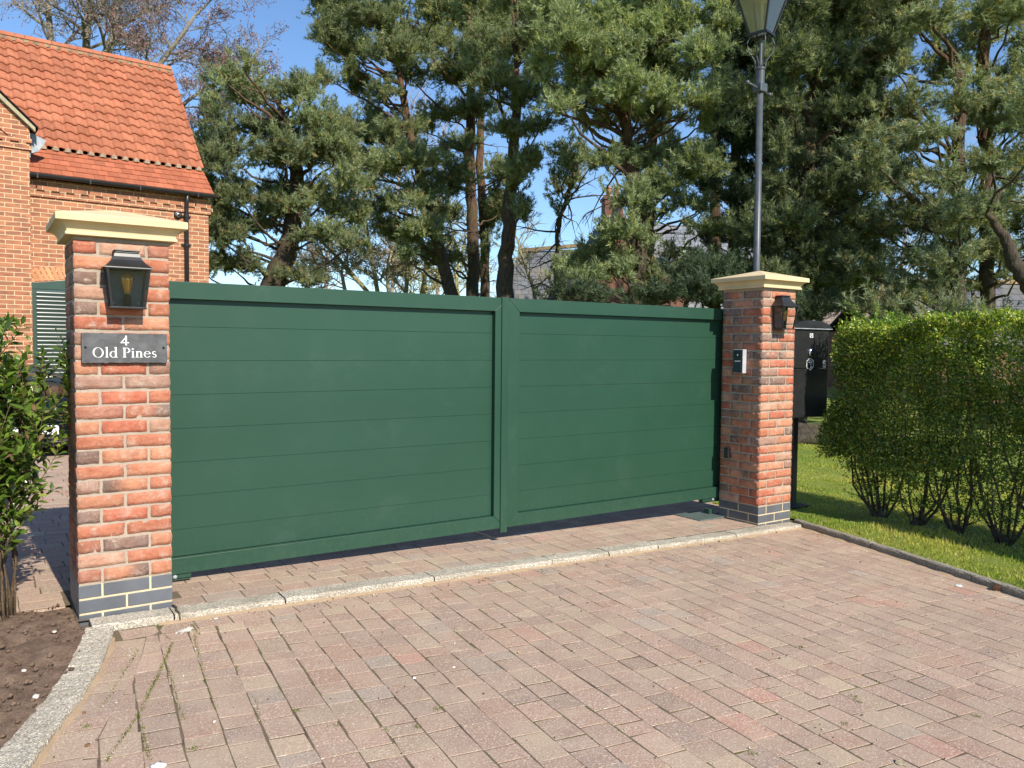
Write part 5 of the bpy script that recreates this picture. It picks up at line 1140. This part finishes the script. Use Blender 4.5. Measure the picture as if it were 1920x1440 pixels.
pine([(1850, 600, 26), (1850, 450, 24), (1852, 300, 22), (1845, 160, 26), (1845, 60, 20)],
     [(1850, 60, 60, 34), (1900, 30, 50, 40), (1880, 150, 50, 26), (1830, 220, 40, 20), (1890, 240, 50, 30), (1860, 310, 50, 26), (1910, 340, 40, 30), (1850, 400, 50, 26), (1900, 430, 40, 20), (1850, 470, 50, 22), (1900, 500, 50, 14), (1820, 540, 40, 20), (1950, 200, 60, 40), (1960, 100, 70, 50), (1880, -30, 90, 40), (1960, 420, 50, 60)],
     16, 'airy pine with mossy orange trunk, furthest right above the hedge', pal=apal, dens=.8, droop=.12)
pine([(1990, 640, 40), (1950, 560, 36), (1905, 500, 28), (1880, 440, 18), (1850, 400, 10)], [(1850, 380, 30, 16), (1960, 300, 60, 60), (2000, 200, 90, 90)], 13, 'thick leaning orange limb entering at the right edge above the hedge', dens=.7, pal=apal, stubs=0)
# low dark shrubbery behind the gate, right half
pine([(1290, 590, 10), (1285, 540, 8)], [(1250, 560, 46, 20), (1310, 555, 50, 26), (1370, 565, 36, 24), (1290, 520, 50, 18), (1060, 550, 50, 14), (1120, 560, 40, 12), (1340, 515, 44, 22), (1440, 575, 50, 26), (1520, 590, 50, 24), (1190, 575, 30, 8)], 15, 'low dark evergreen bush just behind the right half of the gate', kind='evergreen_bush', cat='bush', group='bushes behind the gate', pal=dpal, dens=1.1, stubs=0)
pine([(1700, 610, 8), (1700, 560, 6)], [(1640, 585, 40, 18), (1700, 600, 40, 14), (1780, 590, 50, 20), (1850, 600, 50, 12)], 14, 'low grey green bush behind the hedge top', kind='evergreen_bush', cat='bush', group='bushes behind the gate', pal=apal, dens=.7, stubs=0)

# ---------------------------------------------------------------- bare trees
rng = np.random.default_rng(33)
def bare(trunks, depth, label, mat, hgt, spread=1.0, levels=5, buds=True, budcol=(.20, .085, .07), group='bare trees', kind='bare_tree', cat='bare tree', k0=3, r_tw=.006, dirs=None):
    b0 = P(*trunks[0][0][:2], depth); g = float(gz(b0[0])); base = np.array([b0[0], b0[1], g]); t = empty(kind, tuple(base), 0, label=label, cat=cat, group=group)
    tw = MB(); TP = []
    def seg(st, d, L, r, lvl):
        n = 4; pts = [st]; dd = d
        for i in range(n): dd = unit(dd+rng.normal(size=3)*(.10+.04*lvl)+np.array([0, 0, .03])); pts.append(pts[-1]+dd*L/n)
        pts = np.array(pts); tw.tube(pts-base, np.linspace(r, max(r*.55, r_tw*.5), n+1), (8, 6, 5, 4, 3, 3, 3)[min(lvl, 6)], caps=False)
        if lvl >= levels: TP.extend([pts[-1], pts[2], pts[3]]); return
        m = k0+(1 if rng.random() < .5 else 0)
        for q in range(m):
            f = .35+.65*(q+rng.random()*.6)/m; k_ = min(f, .999)*n; i0 = int(k_); p = pts[i0]+(pts[i0+1]-pts[i0])*(k_-i0); ax = unit(pts[i0+1]-pts[i0]); s = perp(ax[None])[0]
            a = rng.uniform(.4, .85)*spread; seg(p, unit(ax*math.cos(a)+s*math.sin(a)), L*rng.uniform(.58, .80), max(r*.55, r_tw), lvl+1)
    for tr in trunks:
        pts = np.array([P(px, py, depth) for px, py, w_ in tr]); ws = np.array([w_*depth/FPX/2 for _, _, w_ in tr]); b_ = pts[0].copy(); b_[2] = g-.1
        pts = np.vstack([b_[None], pts]); ws = np.append(ws[0]*1.1, ws); mb = MB(); mb.tube(pts-base, ws, 10); mb.build('trunk', mat, t, smooth=True)
        for i in range(2, len(pts)):
            for q in range(k0):
                f = rng.random(); p = pts[i-1]+(pts[i]-pts[i-1])*f; ax = unit(pts[i]-pts[i-1]); s = perp(ax[None])[0]
                seg(p, unit(ax*.6+s*.8), hgt*rng.uniform(.5, .9), ws[i]*.5, 1)
        seg(pts[-1], unit(pts[-1]-pts[-2]), hgt, ws[-1], 1)
    tw.build('branches', mat, t)
    if buds:
        TP_ = np.array(TP); n = len(TP_); d = unit(rng.normal(size=(n, 3))+np.array([0, 0, .5]))
        V, T, C = leaves(TP_, d, perp(d), rng.uniform(.04, .09, n), rng.uniform(.02, .04, n), mixcol(n, [(budcol, 1)], .25), .3)
        fastmesh('buds', V-base, T, C, MT['bushl'], t)
    print(label, tw.n, len(TP))
bare([[(97, 110, 12), (93, 50, 11), (88, -20, 9)], [(160, 120, 15), (163, 60, 13), (166, 0, 11), (170, -50, 8)], [(190, 125, 19), (212, 70, 15), (218, 20, 11), (232, -30, 8)]], 24, 'bare budding tree with three pale trunks behind the house roof', MT['bark'], 2.2, 1.0, 5, True, (.26, .12, .13), k0=3, r_tw=.007)
bare([[(255, 200, 12), (300, 120, 9), (345, 60, 7), (365, 30, 5)], [(290, 260, 9), (350, 190, 7), (385, 165, 5)], [(300, 330, 8), (370, 250, 6), (410, 200, 5)]], 21, 'bare pale tree leaning right past the end of the house roof', MT['bark'], 1.15, .95, 5, True, (.28, .13, .14), k0=3, r_tw=.006)
bare([[(700, 560, 10), (640, 490, 7), (600, 450, 5)], [(710, 560, 9), (700, 500, 7), (690, 440, 5)]], 26, 'low spreading bare tree, pale and lit, behind the left gate leaf', MT['barkg'], 1.5, 1.1, 4, False, k0=3, r_tw=.012)
bare([[(760, 560, 9), (765, 500, 7), (770, 450, 5)], [(790, 560, 10), (800, 500, 7), (790, 440, 5)]], 25, 'yellowish mossy bare tree left of the leaning pine', MT['barkg'], 1.4, 1.1, 4, False, k0=3, r_tw=.012)
bare([[(610, 560, 8), (615, 480, 6), (620, 400, 5)], [(735, 560, 8), (740, 440, 6), (745, 350, 5)], [(820, 560, 8), (825, 420, 6), (828, 330, 4)]], 42, 'hazy brown group of birch stems far behind the left gate leaf', mat_bark('far_bark', (0.26, 0.19, 0.17), (0.5, 0.42, 0.38)), 3.0, .9, 4, True, (.30, .18, .15), k0=3, r_tw=.016)
bare([[(650, 560, 8), (640, 510, 6), (655, 470, 4)], [(580, 560, 8), (575, 510, 6), (560, 470, 4)], [(730, 560, 8), (725, 510, 6), (735, 470, 4)]], 30, 'dense pale thicket of bare shrubs behind the left gate leaf', mat_bark('thicket_bark', (0.30, 0.25, 0.15), (0.55, 0.48, 0.30)), 1.1, 1.2, 4, True, (.38, .27, .16), k0=4, r_tw=.011)
bare([[(800, 565, 9), (795, 515, 7), (805, 470, 4)], [(860, 565, 8), (855, 520, 6), (865, 480, 4)]], 32, 'yellow green bare shrubs behind the tall pine trunks', mat_bark('lichen_bark', (0.30, 0.28, 0.10), (0.58, 0.54, 0.26)), 1.2, 1.2, 4, True, (.34, .33, .12), k0=4, r_tw=.011)
bare([[(1620, 600, 10), (1600, 550, 7), (1590, 500, 5)], [(1600, 600, 9), (1625, 560, 7), (1650, 540, 5)]], 19, 'twiggy bare bush above the left end of the hedge', MT['barkg'], 1.0, 1.1, 4, False, k0=4, r_tw=.008)
bare([[(1010, 600, 9), (1000, 540, 7), (985, 500, 5)], [(885, 590, 8), (880, 520, 6), (860, 470, 4)]], 28, 'thin bare saplings between the pine trunks and slate roof', MT['barkg'], 1.3, 1.1, 4, False, k0=3, r_tw=.011)
bare([[(1700, 620, 10), (1690, 500, 7), (1700, 420, 5)], [(1880, 620, 10), (1885, 520, 7), (1880, 440, 5)]], 40, 'far bare trees beyond the roofs on the right', mat_bark('far_bark_right', (0.2, 0.16, 0.14), (0.4, 0.34, 0.3)), 3.0, .9, 4, False, k0=3, r_tw=.016)

# ================================================================= FAR HOUSES
def far_slate():
    D_ = 32.0; O = P(1060, 560, D_); t = empty('slate_roofed_house', (O[0], O[1], 0), R_(-YAW*57.3+4), label='brick house with slate roof and chimney behind the pines', cat='house')
    def q(px, py, dy=0):   # local x,z at distance D_+dy
        p = P(px, py, D_+dy)-np.array([O[0], O[1], 0]); c, s_ = math.cos(-t.rotation_euler[2]), math.sin(-t.rotation_euler[2]); return (p[0]*c-p[1]*s_, p[0]*s_+p[1]*c, p[2])
    a = q(930, 600); r = q(985, 474, 2.8); r2 = q(1095, 462, 2.8)
    zb = a[2]
    mb = MB(); mb.add([(a[0]-.3, .0, 1.4), (r[0]-.3, 2.8, r[2]), (r2[0]+2, 2.8, r2[2]), (r2[0]+2, 0, 1.4), (a[0]-.3, -.05, 1.3), (r[0]-.3, 2.8, r[2]-.15), (r2[0]+2, 2.8, r2[2]-.15), (r2[0]+2, -.05, 1.3), (a[0]-.3, 6, 1.4), (r2[0]+2, 6, 1.4)], [(0,3,2,1), (4,5,6,7), (0,1,5,4), (0,4,7,3), (1,2,9,8)])
    mb.build('roof', MT['slate1'], t)
    mb = MB(); mb.prism([(r[0]-.3, r[2]-.02), (r2[0], r2[2]-.02), (r2[0], r2[2]+.13), (r[0]-.3, r[2]+.13)], 'y', 2.65, 2.95); mb.build('ridge', plain('lichen_ridge', (.20, .15, .09), .9, var=.5, scale=2), t)
    # projecting gable, dark verge, lit side strip
    g0_, g1_, g2_ = q(1050, 580, -2), q(1165, 395, -2), q(1290, 560, -2)
    mb = MB(); mb.prism([(g0_[0], -1), (g2_[0], -1), (g2_[0], g2_[2]), (g1_[0], g1_[2]), (g0_[0], g0_[2])], 'y', -2, 2.5); w_ = mb.build('wall', MT['farbrick'], t)
    mb = MB(); mb.prism([(g0_[0]-.25, g0_[2]-.25), (g1_[0], g1_[2]+.05), (g1_[0], g1_[2]+.28), (g0_[0]-.35, g0_[2]-.15)], 'y', -2.25, 2.6); mb.build('verge', MT['blackm'], t)
    c0 = q(1133, 385, -.5); c1 = q(1168, 385, -.5); zc_ = q(1150, 375, -.5)[2]
    mb = MB(); mb.box(c0[0], -.6, 3, c1[0], .2, zc_); mb.box(c0[0]-.05, -.65, zc_+.001, c1[0]+.05, .25, zc_+.12); ch = mb.build('chimney', MT['farbrick'], t)
    for f in (.3, .75):
        mb = MB(); mb.lathe([(.13, zc_+.12), (.11, zc_+.45), (.14, zc_+.48), (.13, zc_+.55)], (c0[0]+(c1[0]-c0[0])*f, -.2, 0), 12); mb.build('chimney_pot', MT['cream'], ch)
    # main range to the right with dormer
    m0 = q(1190, 560, 3); m1 = q(1195, 418, 5.5); m2 = q(1420, 450, 5.5); 
    mb = MB(); mb.add([(m0[0], 2.5, 2.8), (m0[0], 5.5, m1[2]), (m2[0], 5.5, m1[2]-.1), (m2[0], 2.5, 2.8), (m0[0], 2.6, 2.6), (m0[0], 5.5, m1[2]-.2), (m2[0], 5.5, m1[2]-.3), (m2[0], 2.6, 2.6)], [(0,3,2,1), (4,5,6,7), (0,1,5,4), (3,7,6,2), (0,4,7,3)])
    mb.build('roof', mat_slate('slate_roof_pale', (.15, .16, .18), .2, (.2, .18, .13)), t)
    mb = MB(); mb.box(m0[0], 2.9, -1, m2[0], 3.1, 2.9); mb.build('wall', MT['farbrick'], t)
    d0 = q(1274, 490, 2.2); d1 = q(1300, 462, 2.2)
    mb = MB(); mb.box(d0[0], 2.2, d0[2]-.15, d1[0], 4.4, d1[2]); dm = mb.build('dormer', MT['white'], t)
    mb = MB(); mb.prism([(d0[0]-.12, d1[2]), (d1[0]+.12, d1[2]), ((d0[0]+d1[0])/2, d1[2]+.28)], 'y', 2.05, 4.4); mb.build('dormer_roof', MT['lead'], dm)
    mb = MB(); wdt = (d1[0]-d0[0])
    for i in range(3):
        for j in range(2): mb.box(d0[0]+wdt*(.14+.26*i), 2.185, d0[2]+.0+j*.23, d0[0]+wdt*(.14+.26*i+.19), 2.199, d0[2]+.18+j*.23)
    mb.build('window', MT['cglass'], dm)
far_slate()
def far_roof(px0, px1, yt, yb, D_, mat, label, name, wallm, dy=3.2, tiles=False):
    O = P((px0+px1)/2, yb, D_); t = empty(name, (O[0], O[1], 0), R_(-YAW*57.3), label=label, cat='house'); 
    hw = (px1-px0)/2*D_/FPX; zt = P((px0+px1)/2, yt, D_+dy)[2]; zb_ = P((px0+px1)/2, yb, D_)[2]
    mb = MB(); mb.box(-hw*.98, .25, -1, hw*.98, dy*2-.3, zb_-.05); wl = mb.build('wall', wallm, t)
    mb = MB(); mb.prism([(-.0, zb_), (dy, zt), (2*dy, zb_), (2*dy, zb_-.12), (dy, zt-.14), (0, zb_-.12)], 'x', -hw, hw); rf_ = mb.build('roof', mat, t)
    if tiles: pantiles(-hw, hw, -.02, zb_+.02, dy, zt+.03, 14, .3, MT['pantile'], rf_, 'pantiles')
    mb = MB(); mb.prism([(dy-.14, zt-.02), (dy+.14, zt-.02), (dy, zt+.12)], 'x', -hw-.02, hw+.02); mb.build('ridge', plain('ridge_clay', (.35, .22, .13), .9, var=.4, scale=3), rf_)
    mb = MB(); mb.box(-.5, .23, 1.1, .5, .249, 2.2); mb.build('window', MT['cglass'], wl)
far_roof(1765, 2100, 532, 640, 24, MT['slate2'], 'long low house with grey slate roof above the hedge at the far right', 'slate_roofed_house', MT['farbrick'])
far_roof(1668, 1720, 561, 615, 30, MT['plaintile'], 'small house with orange tile roof above the hedge', 'tiled_house', MT['farbrick'], tiles=True)
far_roof(1500, 1790, 548, 640, 44, mat_slate('brown_tile', (.20, .15, .12), .3, (.3, .25, .18)), 'far house with brown roof behind the hedge and bare bush', 'far_house', MT['farbrick'])
# a far line of wood that closes the view under the crowns
n = 26000; wa = rng.uniform(-.62, .75, n); wr = rng.uniform(62, 90, n); wh = rng.random(n)**1.3*(4.2+1.6*vnoise(wa*14, wa*0, 1, 61))
ang = YAW+wa; Pp = np.stack([CAM[0]+np.sin(ang)*wr, CAM[1]+np.cos(ang)*wr, wh-.2], -1); D = unit(rng.normal(size=(n, 3))+np.array([0, 0, .8]))
V, T, C = leaves(Pp, D, perp(D), rng.uniform(.4, 1.1, n), rng.uniform(.12, .4, n), mixcol(n, [((.16, .12, .095), 5), ((.12, .12, .07), 3), ((.06, .08, .05), 2)]))
fastmesh('distant_wood', V, T, C, MT['bushl'], kind='stuff', label='distant brown leafless wood on the horizon', category='wood')

# ================================================================= SMALL THINGS ON THE GROUND
def pebble(px, py, size, label, z_off=-.033, mat='pebble', flat=.5, name='pebble', group=None, cat='stone'):
    d = FW+(px-960)/FPX*RT+(720-py)/FPX*UP; tt = (z_off-.027*CAM[0]-CAM[2])/(d[2]+.027*d[0]); p = CAM+d*tt
    bm = bmesh.new(); bmesh.ops.create_icosphere(bm, subdivisions=2, radius=size)
    for v in bm.verts:
        v.co = Vector((v.co.x*(1+.3*math.sin(px)), v.co.y, v.co.z*flat)); v.co += Vector(rng.normal(size=3)*size*.10)
    me = bpy.data.meshes.new(name); bm.to_mesh(me); bm.free(); me.materials.append(MT[mat]); me.polygons.foreach_set('use_smooth', [True]*len(me.polygons))
    o = link(name, me, label=label, cat=cat, group=group); o.location = (p[0], p[1], float(gz(p[0]))+z_off+size*flat*.5); o.rotation_euler = (0, 0, rng.uniform(0, 6)); return o
pebble(150, 1312, .011, 'bright white pebble at the foot of the left kerb', mat='white')
pebble(67, 1308, .016, 'large pale grey stone on the soil beside the left kerb', .006)
pebble(45, 1258, .010, 'pale stone on the soil near the left shrub', .006)
pebble(297, 1437, .020, 'flat white stone at the bottom edge of the drive', mat='white', flat=.3)
pebble(102, 1185, .010, 'buff stone on soil left of the pillar plinth', .006)
pebble(164, 1398, .009, 'brown pebble on the paving near the bottom left', mat='cone')
pebble(158, 1337, .007, 'small dark brown pebble on the paving beside the left kerb', mat='cone')
pebble(218, 1318, .006, 'small tan pebble on the paving in the mossy corner')
pebble(405, 1160, .013, 'flat whitish chip on the paving right of the left pillar', flat=.2)
pebble(1797, 1098, .024, 'flat white scrap on the paving near the lawn kerb', mat='white', flat=.15, cat='scrap')
pebble(777, 1272, .008, 'white pebble alone in the middle of the drive', mat='white')
pebble(851, 1251, .007, 'small white chip on the drive right of the lone pebble', mat='white', flat=.3)
# pale mortar splash
o = pebble(345, 1183, .050, 'large pale mortar splash on the paving by the left pillar', z_off=-.0345, flat=.045, name='mortar_splash', cat='mortar splash'); o.scale = (1.3, .55, 1); o.rotation_euler = (0, 0, .5)
# pine cone
d = FW+(1870-960)/FPX*RT+(720-1108)/FPX*UP; tt = (-.033-.027*CAM[0]-CAM[2])/(d[2]+.027*d[0]); p = CAM+d*tt
mb = MB()
for k in range(60):
    f = k/60; a = k*2.4; r = .019*math.sin(math.pi*(f*.85+.12)); c = np.array([r*math.cos(a), (f-.5)*.055, r*math.sin(a)+.017]); dd = unit(np.array([math.cos(a), .5, math.sin(a)])); s = unit(np.cross(dd, [0, 1, 0]))*.006
    mb.add([c-s, c+s, c+dd*.010+s*.6, c+dd*.010-s*.6, c+dd*.006+np.array([0, -.004, 0])], [(0, 1, 2, 3), (3, 2, 4), (1, 4, 2), (0, 3, 4)])
mb.tube([(0, -.028, .017), (0, 0, .017), (0, .03, .017)], [.006, .014, .004], 8)
pcn = mb.build('pine_cone', MT['cone'], label='small brown pine cone on the paving by the lawn kerb', cat='pine cone'); pcn.location = (p[0], p[1], float(gz(p[0]))-.033); pcn.rotation_euler = (0, 0, .8)
# dark root stub in the kerb joint
mb = MB(); mb.tube([(.0, -.004, .010), (.008, -.05, .012), (.0, -.10, .010), (.006, -.148, .008), (.006, -.156, -.03)], [.0045, .005, .0045, .004, .003], 6)
tg = mb.build('twig', MT['hstem'], smooth=True, label='dark twig lying across the kerb beside the left pillar', cat='twig'); tg.location = (.0, .0, 0)
# dry leaf near the bottom edge
lf = pebble(1688, 1432, .022, 'curled tan dead leaf on the drive near the bottom right', mat='oak', flat=.18, name='dead_leaf', cat='leaf')
# moss and weeds in the joints (too many to count)
n = 5200; u = rng.random(n); mx = []; my = []
W0 = [(323, 1207), (290, 1275), (262, 1340), (197, 1433), (363, 1197), (375, 1240), (395, 1300), (408, 1345), (437, 1335), (447, 1260), (278, 1370)]
def gpt(px, py, z=-.037):
    d = FW+(px-960)/FPX*RT+(720-py)/FPX*UP; return CAM+d*((z-.027*CAM[0]-CAM[2])/(d[2]+.027*d[0]))
for a_, b_, m in (((323, 1207), (305, 1250), 300), ((305, 1250), (262, 1340), 420), ((262, 1340), (197, 1433), 260), ((315, 1252), (345, 1355), 240), ((364, 1190), (372, 1230), 200), ((372, 1230), (405, 1330), 160), ((260, 1345), (282, 1430), 220), ((260, 1220), (190, 1330), 160), ((435, 1230), (447, 1262), 60), ((478, 1310), (486, 1345), 60), ((360, 1172), (374, 1192), 120), ((308, 1190), (322, 1205), 70)):
    A_ = gpt(*a_); B_ = gpt(*b_); f = rng.random(m); pt = A_+(B_-A_)*f[:, None]; mx += list(pt[:, 0]+rng.normal(size=m)*.0038); my += list(pt[:, 1]+rng.normal(size=m)*.0038)
for px, py in ((632, 1363), (817, 1332), (780, 1366), (723, 1370), (556, 1335), (1600, 1308), (1608, 1318), (1500, 1215), (1585, 1360), (363, 1405), (160, 1365), (905, 1090), (1410, 1415), (1830, 1345), (1745, 1050), (1890, 1105)):
    A_ = gpt(px, py); m = 45; mx += list(A_[0]+rng.normal(size=m)*.010); my += list(A_[1]+rng.normal(size=m)*.010)
mx = np.array(mx); my = np.array(my); m = len(mx); h = rng.uniform(.003, .012, m); th = rng.uniform(0, 6.28, m); th2 = rng.uniform(0, 6.28, m); wd = rng.uniform(.0018, .0045, m)
b0 = np.stack([mx, my, gz(mx)-.040], -1); s = np.stack([np.cos(th), np.sin(th), 0*th], -1)*wd[:, None]; tip = b0+np.stack([np.cos(th2)*h*.6, np.sin(th2)*h*.6, h+.004], -1)
fastmesh('moss', np.stack([b0-s, b0+s, tip], 1).reshape(-1, 3), np.arange(3*m).reshape(-1, 3), np.repeat(mixcol(m, [((.12, .16, .02), 3), ((.17, .22, .03), 2), ((.10, .10, .03), 1)]), 3, 0), MT['grass'], kind='stuff', label='green moss and tiny weeds in the paving joints', category='moss')

# logs lying in the shade beyond the lawn
for px, py, Z, L, rad, lab in ((1512, 826, 13.2, 1.5, .10, 'lowest brown log in the shade beyond the lawn, by the parcel box'), (1520, 812, 13.6, 1.3, .09, 'brown log lying behind the lowest log in the shade'), (1508, 801, 14.0, 1.6, .08, 'furthest thin log, topmost of the three beyond the lawn')):
    c = P(px, py, Z); mb = MB(); t_ = np.linspace(-L/2, L/2, 9)[:, None]; pts = RT[None]*t_*np.array([1, 1, 0])+rng.normal(size=(9, 3))*.012
    mb.tube(pts, rad*np.linspace(1, .85, 9), 12); o = mb.build('log', MT['pbark'], smooth=True, label=lab, cat='log', group='logs beyond the lawn'); o.location = (c[0], c[1], max(float(gz(c[0]))+rad*.8, c[2]))

# grit and plant crumbs blown over the paving (too many to count)
rng = np.random.default_rng(77)
nC = 5200; cx = rng.uniform(-.9, 6, nC); cy = np.where(rng.random(nC) < .25, -.16-np.abs(rng.normal(size=nC))*.06, -.16-rng.random(nC)*3.6); ok = (cx > xk(LK, cy)+.01) & (cx < xk(RK, cy)-.01); cx = cx[ok]; cy = cy[ok]
sz = rng.exponential(.0011, len(cx))+.0007
V = (np.array(ico)[None]*sz[:, None, None]*rng.uniform(.6, 1.6, (len(cx), 5, 3)))+np.stack([cx, cy, gz(cx)-.0325+sz*.3], -1)[:, None, :]
T = (np.array(icf)[None]+np.arange(len(cx))[:, None, None]*5).reshape(-1, 3)
gc = mixcol(len(cx), [((.62, .56, .46), 4), ((.14, .09, .055), 4), ((.35, .24, .13), 3)], .2)
gm, gn, gl, gb = newmat('grit'); gl.new(attr(gn), gb.inputs['Base Color']); gb.inputs['Roughness'].default_value = .95
fastmesh('grit', V.reshape(-1, 3), T, np.repeat(gc, 5, 0), gm, kind='stuff', label='fine grit and dry crumbs scattered over the drive', cat='grit')

# leaf litter under the hedge
n = 420; Pp = np.stack([rng.uniform(5.75, 6.9, n), rng.uniform(-3.5, .4, n), np.zeros(n)], -1); Pp[:, 2] = gz(Pp[:, 0])+.006+.012*vnoise(Pp[:, 0], Pp[:, 1], 2.2, 5)+rng.random(n)*.012
D = unit(np.stack([rng.normal(size=n), rng.normal(size=n), rng.normal(size=n)*.25], -1)); V, T, C = leaves(Pp, D, unit(rng.normal(size=(n, 3))*.3+np.array([0, 0, 1])), rng.uniform(.018, .04, n), rng.uniform(.012, .022, n), mixcol(n, [((.26, .17, .09), 4), ((.40, .30, .16), 2), ((.14, .09, .05), 2)]))
fastmesh('leaf_litter', V, T, C, MT['hedge'], kind='stuff', label='dry brown leaf litter on the lawn under the hedge', cat='leaf litter')
